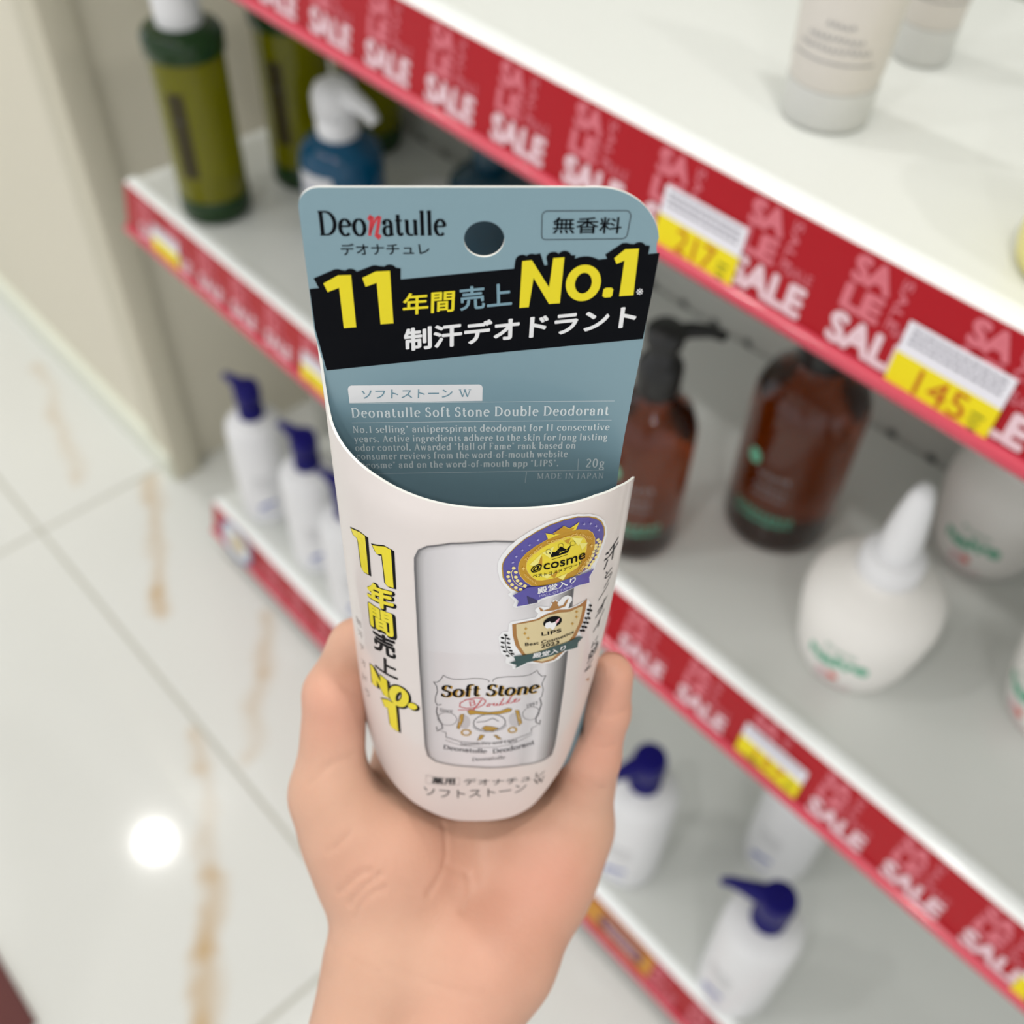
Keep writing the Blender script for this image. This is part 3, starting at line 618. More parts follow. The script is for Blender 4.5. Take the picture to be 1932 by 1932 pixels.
# ------------------------------------------------------------------ the packet in the hand
# packet coordinates in millimetres: u to the right across the card, v down the card, b out of the card towards the reader
PK_X, PK_D, PK_N, PK_O = Vector((0.64400, 0.76502, -0.00099)), Vector((0.04874, -0.04232, -0.99791)), Vector((0.76347, -0.64261, 0.06454)), Vector((-0.12482, 0.11084, 1.15707))
BASE = (1.0, 176.0, 12.0)                                   # the packet's foot, where its Empty sits
base_w = PK_O + (PK_X * BASE[0] + PK_D * BASE[1] + PK_N * BASE[2]) / 1000
pack = bpy.data.objects.new('deodorant_packet', None); pack.empty_display_size = 0.02; COL.objects.link(pack)
pack.matrix_world = frame(PK_X, -PK_D, PK_N, base_w)
tag(pack, 'pale blue and white deodorant packet with yellow lettering, held upright in the hand', 'packet')
def pk(u, v, b): return ((u - BASE[0]) / 1000, (BASE[1] - v) / 1000, (b - BASE[2]) / 1000)
UL = -32.0
def UR(v): return float(np.interp(v, [30, 60, 90, 105, 135, 165, 182], [35, 35.3, 34.5, 34, 32.3, 30.2, 29]))
def BV(v): return float(np.interp(v, [20, 37, 62, 100, 140, 180], [6, 13, 23, 26.5, 27, 25]))
def bulge(u, v):
    ur = UR(v); c, h = (ur + UL) / 2, (ur - UL) / 2
    return BV(v) * max(0.0, 1 - abs((u - c) / h) ** 3) ** 0.7
def section(al, v):
    ur = UR(v); c, h = (ur + UL) / 2, (ur - UL) / 2
    U = math.copysign(abs(math.cos(al)) ** (2 / 3), math.cos(al)); return c + h * U, BV(v) * max(0, math.sin(al)) ** 1.4
LIP = ([0.0, 0.2, 0.46, 0.72, 1.0, 1.31, 1.57, 1.77, 1.96, 2.16, 2.36, 2.55, 2.7, 2.82, 2.9, 2.98, 3.06, 3.1416], [71.5, 68.6, 64.9, 61.6, 59.8, 59.2, 58.9, 57.7, 56.5, 55.3, 54.4, 53.4, 52.3, 51.0, 48.5, 44.0, 38.0, 33.0])
FOOT = ([0.0, 0.3, 0.547, 0.66, 0.73, 0.85, 0.97, 1.19, 1.38, 1.57, 1.66, 1.85, 2.13, 2.31, 2.55, 2.75, 3.1416], [124, 128, 136.5, 149, 159.6, 164, 167, 175, 177.6, 178.4, 177.2, 173.6, 170, 167.7, 164.8, 160, 156])
M_card = mat('teal_card', (132, 162, 174), 0.38, coat=0.25, var=0.015, scale=200)
M_cardin = mat('teal_card_inside', (112, 148, 162), 0.45, var=0.02, scale=200)
M_paper = mat('white_card', (230, 221, 218), 0.34, coat=0.35, var=0.008, scale=200)
M_edge = mat('paper_edge', (246, 245, 240), 0.6, var=0.02)
NA, NV = 72, 40
al_ = [PI * (1 - i / NA) for i in range(NA + 1)]
lipv = [float(np.interp(a, *LIP)) for a in al_]; footv = [float(np.interp(a, *FOOT)) for a in al_]
for _ in range(2): footv = [footv[0]] + [(footv[i - 1] + 2 * footv[i] + footv[i + 1]) / 4 for i in range(1, NA)] + [footv[-1]]
rg = random.Random(4)
def front_sheet(inset):
    rows = []
    for j in range(NV + 1):
        r = []
        for i, a in enumerate(al_):
            v = lipv[i] + (footv[i] - lipv[i]) * j / NV; u, b = section(a, v)
            if inset: c = (UL + UR(v)) / 2; u = c + (u - c) * (1 - inset / 33); b = b - inset * math.sin(a)
            r.append(pk(u, v, b))
        rows.append(r)
    return rows
bm = bmesh.new()
A = [[bm.verts.new(p) for p in r] for r in front_sheet(0)]; Bk = [[bm.verts.new(p) for p in r] for r in front_sheet(0.55)]
for j in range(NV):
    for i in range(NA):
        bm.faces.new((A[j][i], A[j + 1][i], A[j + 1][i + 1], A[j][i + 1])).material_index = 0
        bm.faces.new((Bk[j][i], Bk[j][i + 1], Bk[j + 1][i + 1], Bk[j + 1][i])).material_index = 1
for i in range(NA):
    bm.faces.new((A[0][i], A[0][i + 1], Bk[0][i + 1], Bk[0][i])).material_index = 2
    bm.faces.new((A[NV][i], Bk[NV][i], Bk[NV][i + 1], A[NV][i + 1])).material_index = 2
for S_ in (0, NA):
    for j in range(NV):
        bm.faces.new((A[j][S_], A[j + 1][S_], Bk[j + 1][S_], Bk[j][S_])).material_index = 2
front = from_bm('front_panel', bm, (M_paper, M_cardin, M_edge), pack, 60); front['label'] = 'white curved front panel with a scooped upper edge'
# back card: flat, round-cornered, punched with a hanging hole
def rounded(cx, cy, r, a0, a1, n=10): return [(cx + r * math.cos(math.radians(a0 + (a1 - a0) * i / n)), cy + r * math.sin(math.radians(a0 + (a1 - a0) * i / n))) for i in range(n + 1)]
outline = rounded(-28.2, 4.0, 4.0, 180, 270) + rounded(21.0, 12.4, 12.4, 270, 360, 16) + [(33.8, 14), (33.4, 22), (32.9, 34), (32.3, 44), (31.6, 58), (31.3, 68), (31.3, 120), (30.8, 150), (29.8, 160), (27, 167), (18, 171.5), (0, 173), (-16, 171.5), (-25, 167), (-29, 159), (-31.4, 150), (-31.6, 60), (-31.6, 36), (-32.2, 31), (-32.2, 20)]
outline = [(u * (33.4 / 33.8) if u > 33.3 else u, v) for u, v in outline]
hole = rounded(0.85, 10.35, 3.72, 0, 360, 32)[:-1]
def plate(bm, out, holes, b0, b1, m_front, m_side, m_back):
    loops = [[Vector((u, v, 0)) for u, v in l] for l in [out] + holes]
    tris = geometry.tessellate_polygon(loops); flat = [p for l in loops for p in l]
    top = [bm.verts.new(pk(p.x, p.y, b1)) for p in flat]; bot = [bm.verts.new(pk(p.x, p.y, b0)) for p in flat]
    for t in tris:
        bm.faces.new([top[i] for i in t]).material_index = m_front; bm.faces.new([bot[i] for i in reversed(t)]).material_index = m_back
    k = 0
    for l in loops:
        n = len(l)
        for i in range(n): bm.faces.new((top[k + i], top[k + (i + 1) % n], bot[k + (i + 1) % n], bot[k + i])).material_index = m_side
        k += n
    bmesh.ops.recalc_face_normals(bm, faces=bm.faces)
bm = bmesh.new(); plate(bm, outline, [hole], -0.25, 0.25, 0, 1, 0); card = from_bm('back_card', bm, (M_card, M_edge), pack); card['label'] = 'pale blue header card with a punched hole'
# foot of the packet: folded blue card between the front edge and the back card
bm = bmesh.new(); fa, ba = [], []
for i, a in enumerate(al_):
    u, b = section(a, footv[i]); c = 0.8
    fa.append((u * .985 + .02, footv[i] - 0.3, max(b - .5, 0.0)))
    ang = a; uu = c + 30.0 * math.copysign(abs(math.cos(a)) ** .35, math.cos(a)); ba.append((uu, 152 + 21 * max(0, math.sin(a)) ** .6, 0.0))
rows = []
for k in range(7):
    t = k / 6; rows.append([bm.verts.new(pk(*(np.array(p) * (1 - t) + np.array(q) * t - np.array((0, 4.0 * math.sin(PI * t) * math.sin(a), 0)) + math.sin(PI * t) ** .8 * math.exp(-((a - .80) / .24) ** 2) * np.array((2.4, 9.0, 0))))) for p, q, a in zip(fa, ba, al_)])
for r0, r1 in zip(rows, rows[1:]):
    for i in range(NA): bm.faces.new((r0[i], r1[i], r1[i + 1], r0[i + 1]))
bmesh.ops.remove_doubles(bm, verts=bm.verts, dist=1e-6)
from_bm('base_flap', bm, M_cardin, pack, 60)

# ---- print on the packet
INK = {'black': (5, 7, 14), 'yellow': (240, 222, 8), 'teal_print': (122, 158, 174), 'white': (240, 240, 242), 'red': (204, 48, 60), 'ink': (48, 50, 54), 'pale': (230, 238, 240), 'faint': (168, 158, 156),
       'emblem_ink': (104, 102, 106), 'gold': (188, 146, 40), 'silver': (196, 192, 196), 'bronze': (170, 118, 58), 'purple': (84, 76, 160), 'dark_purple': (48, 40, 92), 'pale_gold': (240, 204, 112), 'deep_gold': (196, 146, 22),
       'bright_gold': (238, 216, 50), 'light_gold': (246, 236, 130), 'cream_gold': (244, 226, 150), 'lilac': (186, 182, 226), 'champagne': (222, 204, 158), 'pink': (236, 176, 190), 'dark_green': (26, 70, 72)}
FOIL = ('gold', 'bronze', 'deep_gold', 'bright_gold', 'pale_gold', 'champagne', 'light_gold')
def ink(n):
    if n == 'stick': return stick_material()
    dark = n in ('black', 'ink', 'emblem_ink')
    return mat('print_' + n, INK[n], 0.3 if n in FOIL else 0.4, spec=0.1 if dark else 0.5, coat=0.0 if dark else 0.3, var=0.02, scale=300, metal=0.15 if n in FOIL else 0.0)
def stick_material():
    """the printed photograph of the stick: grey rim, pale middle, taken across the print's own width"""
    if 'stick_print' in MATS: return MATS['stick_print']
    m = bpy.data.materials.new('stick_print'); m.use_nodes = True; nt = m.node_tree; b = nt.nodes['Principled BSDF']
    at = nt.nodes.new('ShaderNodeAttribute'); at.attribute_name = 'print_tone'; nt.links.new(at.outputs['Color'], b.inputs['Base Color'])
    b.inputs['Roughness'].default_value = 0.36; b.inputs['Coat Weight'].default_value = 0.3
    MATS['stick_print'] = m; return m
PRINTS = [
('P','black_band','C',1,'black',[(-32.1,20.82),(-15.37,18.86),(7.68,16.43),(33.68,13.26),(33.29,22.59),(32.71,32.8),(0.93,36.25),(-30.75,40.03),(-32.0,29.92)]),
('P','headline_lettering','C',3,'yellow',[(-29.36,19.53),(-26.47,17.78),(-24.04,17.71),(-23.98,29.51),(-26.41,29.73),(-26.5,20.5),(-28.74,21.45)]),
('L','headline_lettering','C',2,'black',2.6,[(-29.36,19.53),(-26.47,17.78),(-24.04,17.71),(-23.98,29.51),(-26.41,29.73),(-26.5,20.5),(-28.74,21.45)],1),
('P','headline_lettering','C',3,'yellow',[(-21.99,18.36),(-19.43,17.0),(-16.74,16.84),(-16.71,28.64),(-19.22,28.85),(-19.37,19.45),(-21.51,20.31)]),
('L','headline_lettering','C',2,'black',2.6,[(-21.99,18.36),(-19.43,17.0),(-16.74,16.84),(-16.71,28.64),(-19.22,28.85),(-19.37,19.45),(-21.51,20.31)],1),
('P','headline_lettering','C',3,'yellow',[(8.0,14.86),(9.77,14.66),(13.29,20.62),(13.78,14.25),(15.85,14.05),(15.57,24.2),(13.47,24.37),(10.25,18.51),(9.59,25.07),(7.75,25.24)]),
('L','headline_lettering','C',2,'black',2.6,[(8.0,14.86),(9.77,14.66),(13.29,20.62),(13.78,14.25),(15.85,14.05),(15.57,24.2),(13.47,24.37),(10.25,18.51),(9.59,25.07),(7.75,25.24)],1),
('P','headline_lettering','C',3,'yellow',[(23.8,21.07),(24.23,20.76),(25.25,20.72),(25.7,21.08),(25.61,22.55),(25.26,22.9),(24.19,22.99),(23.7,22.63)]),
('L','headline_lettering','C',2,'black',1.6,[(23.8,21.07),(24.23,20.76),(25.25,20.72),(25.7,21.08),(25.61,22.55),(25.26,22.9),(24.19,22.99),(23.7,22.63)],1),
('P','headline_lettering','C',3,'yellow',[(25.22,14.29),(27.08,12.41),(29.66,12.25),(29.71,22.48),(26.96,22.69),(27.21,14.8),(25.79,15.56)]),
('L','headline_lettering','C',2,'black',2.6,[(25.22,14.29),(27.08,12.41),(29.66,12.25),(29.71,22.48),(26.96,22.69),(27.21,14.8),(25.79,15.56)],1),
('L','headline_lettering','C',3,'yellow',1.75,[(22.3,19.48),(22.28,19.97),(22.21,20.46),(22.07,20.94),(21.88,21.38),(21.64,21.78),(21.35,22.14),(21.02,22.43),(20.66,22.65),(20.28,22.8),(19.89,22.87),(19.5,22.87),(19.11,22.78),(18.75,22.62),(18.4,22.38),(18.1,22.08),(17.84,21.72),(17.63,21.31),(17.47,20.86),(17.37,20.38),(17.33,19.89),(17.35,19.4),(17.44,18.91),(17.58,18.44),(17.77,18.01),(18.02,17.62),(18.3,17.28),(18.63,16.99),(18.98,16.78),(19.35,16.63),(19.74,16.56),(20.12,16.57),(20.5,16.65),(20.86,16.81),(21.2,17.03),(21.5,17.33),(21.76,17.68),(21.98,18.08),(22.14,18.52),(22.25,18.99)],1),
('L','headline_lettering','C',2,'black',3.6,[(23.09,19.48),(23.08,20.12),(22.99,20.74),(22.82,21.35),(22.57,21.92),(22.26,22.43),(21.88,22.88),(21.45,23.25),(20.98,23.54),(20.48,23.73),(19.96,23.82),(19.44,23.81),(18.93,23.69),(18.44,23.48),(17.99,23.17),(17.58,22.78),(17.23,22.32),(16.94,21.79),(16.73,21.22),(16.6,20.6),(16.54,19.97),(16.57,19.34),(16.67,18.72),(16.85,18.13),(17.11,17.58),(17.42,17.08),(17.8,16.65),(18.22,16.29),(18.69,16.02),(19.17,15.84),(19.68,15.75),(20.18,15.76),(20.68,15.87),(21.16,16.07),(21.61,16.36),(22.01,16.73),(22.36,17.18),(22.65,17.69),(22.87,18.25),(23.02,18.86)],1),
('T','headline_lettering','C',3,'yellow','年間','s',(-14.82,26.82),(9.95,-0.85),(0.24,-4.94),0.018),
('T','headline_lettering','C',3,'teal_print','売上','s',(-3.72,25.89),(10.05,-1.12),(-0.18,-5.36),0.018),
('T','headline_lettering','C',3,'white','制汗デオドラント','s',(-14.92,35.42),(45.74,-5.4),(0.11,-5.6),0.03),
('T','headline_lettering','C',3,'white','※','s',(30.28,22.48),(1.29,-0.17),(-0.15,-1.42),0.0),
('T','brand_lettering','C',1,'black','Deo','serif',(-28.9,9.48),(8.46,0.02),(0.0,-4.93),0.55),
('T','brand_lettering','C',1,'black','atulle','serif',(-17.66,9.51),(11.69,-0.05),(0.0,-4.76),0.55),
('L','brand_lettering','C',1,'red',0.55,[(-20.01,6.36),(-19.52,5.51),(-19.32,5.79),(-19.98,9.56)],0),
('L','brand_lettering','C',1,'red',0.42,[(-19.89,9.07),(-19.22,7.33),(-18.53,5.98),(-17.99,5.6)],0),
('L','brand_lettering','C',1,'red',0.62,[(-17.94,5.64),(-18.27,7.33),(-18.82,9.66),(-18.53,9.96),(-18.05,9.37)],0),
('T','brand_lettering','C',1,'black','デオナチュレ','s',(-25.37,13.59),(16.26,-0.11),(-0.22,-2.46),0.01),
('L','fragrance_label','C',1,'ink',0.16,[(12.06,4.61),(26.65,4.55),(27.14,4.82),(27.47,5.5),(27.19,9.52),(26.85,10.09),(26.32,10.29),(12.05,10.42),(11.57,10.18),(11.4,9.69),(11.28,5.48),(11.54,4.89)],1),
('T','fragrance_label','C',1,'black','無香料','s',(13.37,9.2),(12.65,-0.01),(-0.03,-3.36),0.012),
('P','label_tab','C',1,'white',[(-26.89,48.48),(-26.92,44.81),(-26.69,44.21),(-26.22,43.93),(0.08,43.95),(0.57,44.28),(0.76,44.8),(0.7,48.3)]),
('T','label_tab','C',2,'teal_print','ソフトストーン','s',(-24.27,47.36),(18.72,-0.05),(0.14,-2.28),0.006),
('T','label_tab','C',2,'teal_print','W','serif',(-4.23,47.13),(2.63,0.03),(0.0,-1.96),0.0),
('L','small_print','C',1,'pale',0.1,[(-26.9,48.58),(28.55,48.65)],0),
('L','small_print','C',1,'pale',0.1,[(-26.85,53.88),(28.38,53.9)],0),
('L','small_print','C',1,'pale',0.1,[(-28.25,68.64),(28.08,68.39)],0),
('L','small_print','C',1,'pale',0.1,[(22.03,64.91),(22.1,68.39)],0),
('L','small_print','C',1,'pale',0.1,[(10.65,68.52),(10.48,72.01)],0),
('T','small_print','C',1,'pale','Deonatulle Soft Stone Double Deodorant','serif',(-26.66,52.44),(54.25,0.0),(0.0,-2.59),0.5),
('T','small_print','C',1,'pale','No.1 selling* antiperspirant deodorant for 11 consecutive','serif',(-26.77,56.65),(54.9,0.04),(0.0,-1.86),0.6),
('T','small_print','C',1,'pale','years. Active ingredients adhere to the skin for long lasting','serif',(-26.71,59.27),(54.61,0.22),(0.0,-1.85),0.6),
('T','small_print','C',1,'pale','odor control. Awarded "Hall of Fame" rank based on','serif',(-26.72,61.82),(47.78,0.03),(0.0,-1.88),0.6),
('T','small_print','C',1,'pale','consumer reviews from the word-of-mouth website','serif',(-26.64,64.35),(46.22,-0.02),(0.0,-1.9),0.6),
('T','small_print','C',1,'pale','"@cosme" and on the word-of-mouth app "LIPS".','serif',(-26.92,66.93),(44.57,0.07),(0.0,-1.88),0.6),
('T','small_print','C',1,'pale','20g','serif',(23.83,67.54),(4.1,0.02),(0.0,-2.61),0.3),
('T','small_print','C',1,'pale','MADE IN JAPAN','serif',(13.09,70.78),(14.88,0.16),(0.0,-1.67),0.1),
('P','side_headline','F',1,'black',[(-27.61,74.66),(-26.74,73.87),(-25.55,72.96),(-24.25,72.66),(-24.2,78.51),(-24.25,84.27),(-25.42,84.84),(-25.9,84.08),(-26.07,76.74),(-26.21,75.65),(-27.2,75.96)]),
('L','side_headline','F',1,'black',0.45,[(-28.04,74.99),(-27.16,74.09),(-25.95,73.08),(-24.63,72.74),(-24.59,78.59),(-24.64,84.36),(-25.83,85.0),(-26.32,84.31),(-26.48,76.93),(-26.63,75.88),(-27.63,76.25)],1),
('L','side_headline','F',1,'black',0.4,[(-27.61,74.66),(-26.74,73.87),(-25.55,72.96),(-24.25,72.66),(-24.2,78.51),(-24.25,84.27),(-25.42,84.84),(-25.9,84.08),(-26.07,76.74),(-26.21,75.65),(-27.2,75.96)],1),
('P','side_headline','F',2,'yellow',[(-28.04,74.99),(-27.16,74.09),(-25.95,73.08),(-24.63,72.74),(-24.59,78.59),(-24.64,84.36),(-25.83,85.0),(-26.32,84.31),(-26.48,76.93),(-26.63,75.88),(-27.63,76.25)]),
('P','side_headline','F',1,'black',[(-22.72,73.92),(-19.97,72.2),(-18.55,72.31),(-18.56,83.47),(-19.83,83.83),(-20.35,83.4),(-20.66,75.03),(-21.84,75.65),(-22.13,75.18)]),
('L','side_headline','F',1,'black',0.45,[(-23.09,73.89),(-20.33,72.07),(-18.91,72.17),(-18.92,83.33),(-20.21,83.77),(-20.72,83.33),(-21.03,74.93),(-22.21,75.59),(-22.51,75.16)],1),
('L','side_headline','F',1,'black',0.4,[(-22.72,73.92),(-19.97,72.2),(-18.55,72.31),(-18.56,83.47),(-19.83,83.83),(-20.35,83.4),(-20.66,75.03),(-21.84,75.65),(-22.13,75.18)],1),
('P','side_headline','F',2,'yellow',[(-23.09,73.89),(-20.33,72.07),(-18.91,72.17),(-18.92,83.33),(-20.21,83.77),(-20.72,83.33),(-21.03,74.93),(-22.21,75.59),(-22.51,75.16)]),
('P','side_headline','F',1,'black',[(-26.33,118.81),(-25.61,118.44),(-23.81,121.75),(-23.78,118.83),(-22.1,118.69),(-22.01,125.9),(-23.16,126.24),(-24.9,122.78),(-24.91,125.74),(-26.26,126.74)]),
('L','side_headline','F',1,'black',0.45,[(-26.81,119.3),(-26.07,118.81),(-24.26,121.97),(-24.22,119.0),(-22.53,118.74),(-22.44,125.99),(-23.61,126.37),(-25.36,123.08),(-25.38,126.07),(-26.75,127.28)],1),
('L','side_headline','F',1,'black',0.4,[(-26.33,118.81),(-25.61,118.44),(-23.81,121.75),(-23.78,118.83),(-22.1,118.69),(-22.01,125.9),(-23.16,126.24),(-24.9,122.78),(-24.91,125.74),(-26.26,126.74)],1),
('P','side_headline','F',2,'yellow',[(-26.81,119.3),(-26.07,118.81),(-24.26,121.97),(-24.22,119.0),(-22.53,118.74),(-22.44,125.99),(-23.61,126.37),(-25.36,123.08),(-25.38,126.07),(-26.75,127.28)]),
('P','side_headline','F',1,'black',[(-14.91,123.69),(-15.11,124.2),(-15.44,124.64),(-15.87,124.92),(-16.32,125.03),(-16.73,124.93),(-17.03,124.69),(-17.18,124.26),(-17.15,123.71),(-16.95,123.16),(-16.62,122.72),(-16.19,122.41),(-15.74,122.3),(-15.34,122.44),(-15.04,122.72),(-14.89,123.19)]),
('L','side_headline','F',1,'black',0.45,[(-15.31,123.41),(-15.51,123.96),(-15.85,124.36),(-16.27,124.68),(-16.73,124.79),(-17.14,124.73),(-17.44,124.45),(-17.59,124.07),(-17.56,123.52),(-17.36,122.97),(-17.02,122.49),(-16.59,122.17),(-16.14,122.06),(-15.74,122.16),(-15.44,122.48),(-15.29,122.91)],1),
('L','side_headline','F',1,'black',0.4,[(-14.91,123.69),(-15.11,124.2),(-15.44,124.64),(-15.87,124.92),(-16.32,125.03),(-16.73,124.93),(-17.03,124.69),(-17.18,124.26),(-17.15,123.71),(-16.95,123.16),(-16.62,122.72),(-16.19,122.41),(-15.74,122.3),(-15.34,122.44),(-15.04,122.72),(-14.89,123.19)],1),
('P','side_headline','F',2,'yellow',[(-15.31,123.41),(-15.51,123.96),(-15.85,124.36),(-16.27,124.68),(-16.73,124.79),(-17.14,124.73),(-17.44,124.45),(-17.59,124.07),(-17.56,123.52),(-17.36,122.97),(-17.02,122.49),(-16.59,122.17),(-16.14,122.06),(-15.74,122.16),(-15.44,122.48),(-15.29,122.91)]),
('P','side_headline','F',1,'black',[(-24.05,128.91),(-22.44,126.96),(-20.27,126.41),(-20.18,137.88),(-21.67,138.23),(-22.26,137.55),(-22.49,130.57),(-23.31,131.26)]),
('L','side_headline','F',1,'black',0.45,[(-24.51,129.17),(-22.87,127.05),(-20.69,126.33),(-20.61,137.84),(-22.11,138.28),(-22.71,137.64),(-22.94,130.71),(-23.76,131.44)],1),
('L','side_headline','F',1,'black',0.4,[(-24.05,128.91),(-22.44,126.96),(-20.27,126.41),(-20.18,137.88),(-21.67,138.23),(-22.26,137.55),(-22.49,130.57),(-23.31,131.26)],1),
('P','side_headline','F',2,'yellow',[(-24.51,129.17),(-22.87,127.05),(-20.69,126.33),(-20.61,137.84),(-22.11,138.28),(-22.71,137.64),(-22.94,130.71),(-23.76,131.44)]),
('L','side_headline','F',1,'black',2.6,[(-18.01,121.85),(-18.18,122.62),(-18.42,123.41),(-18.72,124.11),(-19.06,124.71),(-19.43,125.24),(-19.81,125.59),(-20.18,125.82),(-20.52,125.86),(-20.81,125.72),(-21.04,125.4),(-21.2,124.91),(-21.27,124.28),(-21.26,123.52),(-21.16,122.72),(-20.98,121.86),(-20.73,121.03),(-20.42,120.26),(-20.08,119.62),(-19.71,119.09),(-19.34,118.76),(-18.98,118.61),(-18.65,118.61),(-18.37,118.83),(-18.14,119.19),(-17.99,119.75),(-17.92,120.37),(-17.93,121.09)],1),
('L','side_headline','F',2,'yellow',1.7,[(-18.16,121.77),(-18.32,122.54),(-18.56,123.27),(-18.86,123.96),(-19.2,124.6),(-19.57,125.09),(-19.95,125.42),(-20.32,125.66),(-20.66,125.7),(-20.96,125.6),(-21.19,125.28),(-21.35,124.81),(-21.42,124.22),(-21.41,123.51),(-21.31,122.68),(-21.13,121.87),(-20.88,121.06),(-20.57,120.29),(-20.23,119.66),(-19.86,119.14),(-19.49,118.8),(-19.13,118.61),(-18.8,118.65),(-18.52,118.83),(-18.29,119.22),(-18.14,119.69),(-18.06,120.31),(-18.07,121.02)],1),
('T','side_headline','F',1,'black','年','s',(-25.62,94.35),(6.98,-2.77),(0.3,-8.19),0.07),
('T','side_headline','F',2,'yellow','年','s',(-25.59,93.92),(6.35,-2.88),(0.24,-7.27),0.035),
('T','side_headline','F',1,'black','間','s',(-25.67,102.71),(6.69,-2.22),(0.01,-8.71),0.07),
('T','side_headline','F',2,'yellow','間','s',(-25.4,101.84),(5.7,-2.03),(-0.03,-7.76),0.035),
('T','side_headline','F',1,'black','売','s',(-25.22,110.26),(5.65,-2.38),(0.07,-7.73),0.03),
('T','side_headline','F',1,'black','上','s',(-25.5,117.74),(5.91,-2.23),(0.28,-6.55),0.02),
('T','side_headline','F',1,'faint','制','s',(-29.82,110.46),(1.46,-1.55),(-0.03,-2.64),0.0),
('T','side_headline','F',1,'faint','汗','s',(-29.69,114.71),(1.46,-1.49),(-0.03,-2.71),0.0),
('T','side_headline','F',1,'faint','デ','s',(-29.62,119.73),(1.47,-1.54),(-0.03,-2.78),0.0),
('T','side_headline','F',1,'faint','オ','s',(-29.8,126.71),(1.52,-1.88),(-0.03,-2.87),0.0),
('T','side_headline','F',1,'faint','ド','s',(-29.95,133.83),(1.58,-2.18),(-0.03,-2.99),0.0),
('T','side_headline','F',1,'faint','ラ','s',(-29.68,139.22),(1.56,-2.0),(-0.03,-3.08),0.0),
('P','stick_picture','F',1,'stick',[(-13.99,75.8),(-13.86,72.27),(-12.99,69.94),(-11.19,68.51),(-6.35,67.09),(2.8,66.48),(11.15,67.04),(17.07,68.99),(19.03,71.11),(19.92,74.01),(20.19,82.07),(20.02,119.93),(19.31,144.93),(18.72,149.67),(16.56,150.05),(10.83,148.53),(1.87,148.01),(-6.3,146.68),(-11.43,145.43),(-13.27,143.47),(-13.8,139.13),(-14.03,105.23)]),
('L','emblem_print','F',3,'emblem_ink',0.16,[(-11.04,111.3),(-10.26,111.29),(-9.55,110.51),(-9.01,109.31),(-8.65,108.27),(-7.89,108.98),(-6.36,109.6),(-4.13,109.5),(-1.73,109.11),(0.34,109.31),(1.37,109.8),(1.98,110.28),(1.64,110.79)],0),
('L','emblem_print','F',3,'emblem_ink',0.16,[(2.76,110.49),(2.92,109.77),(3.77,109.12),(6.18,108.88),(9.65,109.22),(11.38,109.06),(13.08,107.88),(13.4,109.13),(14.26,110.66),(15.2,110.86),(14.86,112.08),(14.43,113.65),(14.88,116.24),(14.64,118.86),(13.95,119.76)],0),
('L','emblem_print','F',3,'emblem_ink',0.2,[(-11.04,111.3),(-10.38,112.7),(-10.17,114.67),(-10.66,116.83),(-10.81,118.95),(-10.4,120.32),(-9.33,119.79)],0),
('L','emblem_print','F',3,'emblem_ink',0.28,[(-10.42,120.95),(-10.65,123.09),(-10.26,125.44),(-9.5,127.76),(-9.27,129.62),(-10.67,131.2),(-10.81,129.32)],0),
('L','emblem_print','F',3,'emblem_ink',0.28,[(14.32,119.91),(14.7,122.29),(14.18,125.13),(13.54,127.35),(13.62,129.3),(14.62,130.81),(14.72,128.93)],0),
('L','emblem_print','F',3,'emblem_ink',0.16,[(-9.75,130.81),(-8.49,131.4),(-8.53,133.33),(-5.07,134.97),(-0.65,135.75),(3.05,135.96),(7.67,135.13),(12.66,133.4),(12.58,131.43),(14.05,130.83)],0),
('L','emblem_print','F',3,'emblem_ink',0.12,[(-8.74,134.63),(-5.08,136.62),(-0.65,137.68),(3.07,137.89),(7.72,137.12),(12.87,134.17)],0),
('T','emblem_print','F',3,'black','Soft','serif',(-9.43,116.62),(9.1,-0.75),(0.27,-4.44),0.5),
('T','emblem_print','F',3,'black','Stone','serif',(1.07,115.92),(12.55,0.5),(0.49,-4.34),0.5),
('T','emblem_print','F',2,'gold','Soft','serif',(-9.12,116.79),(9.1,-0.7),(0.27,-4.44),0.8),
('T','emblem_print','F',2,'gold','Stone','serif',(1.38,116.18),(12.58,0.62),(0.49,-4.38),0.8),
('L','emblem_print','F',4,'red',0.22,[(-1.74,118.62),(-2.61,118.17),(-2.44,119.95),(-1.38,119.39),(-1.65,117.6),(-3.31,117.27),(-4.91,118.76),(-5.01,120.27),(-3.51,120.86),(-0.68,120.62),(0.74,119.46),(1.17,117.99),(0.37,116.91),(-1.38,116.72),(-3.84,117.57)],0),
('L','emblem_print','F',4,'red',0.3,[(0.2,117.35),(-0.68,119.41),(-1.74,121.34)],0),
('L','emblem_print','F',4,'red',0.2,[(-5.47,121.56),(-3.52,121.59),(-1.38,121.33)],0),
('L','emblem_print','F',4,'red',0.2,[(2.15,119.07),(1.53,119.63),(1.36,120.26),(1.98,120.16),(2.33,119.4),(2.86,119.43),(3.21,118.98),(3.04,119.93),(3.57,119.96),(4.0,119.04),(3.89,119.92),(4.46,119.95),(5.47,117.05),(4.63,119.65),(5.08,119.87),(5.51,119.28),(6.05,119.49),(7.4,116.38),(6.58,119.42),(7.29,119.34),(8.33,118.17),(8.67,117.81),(7.97,118.09),(7.99,119.01),(8.88,118.86),(9.39,117.91)],0),
('P','emblem_print','F',2,'gold',[(-5.83,129.24),(-4.95,123.58),(-4.06,123.27),(-4.26,126.06),(-5.29,129.68)]),
('L','emblem_print','F',3,'emblem_ink',0.1,[(-5.83,129.24),(-4.95,123.58),(-4.06,123.27),(-4.26,126.06),(-5.29,129.68)],1),
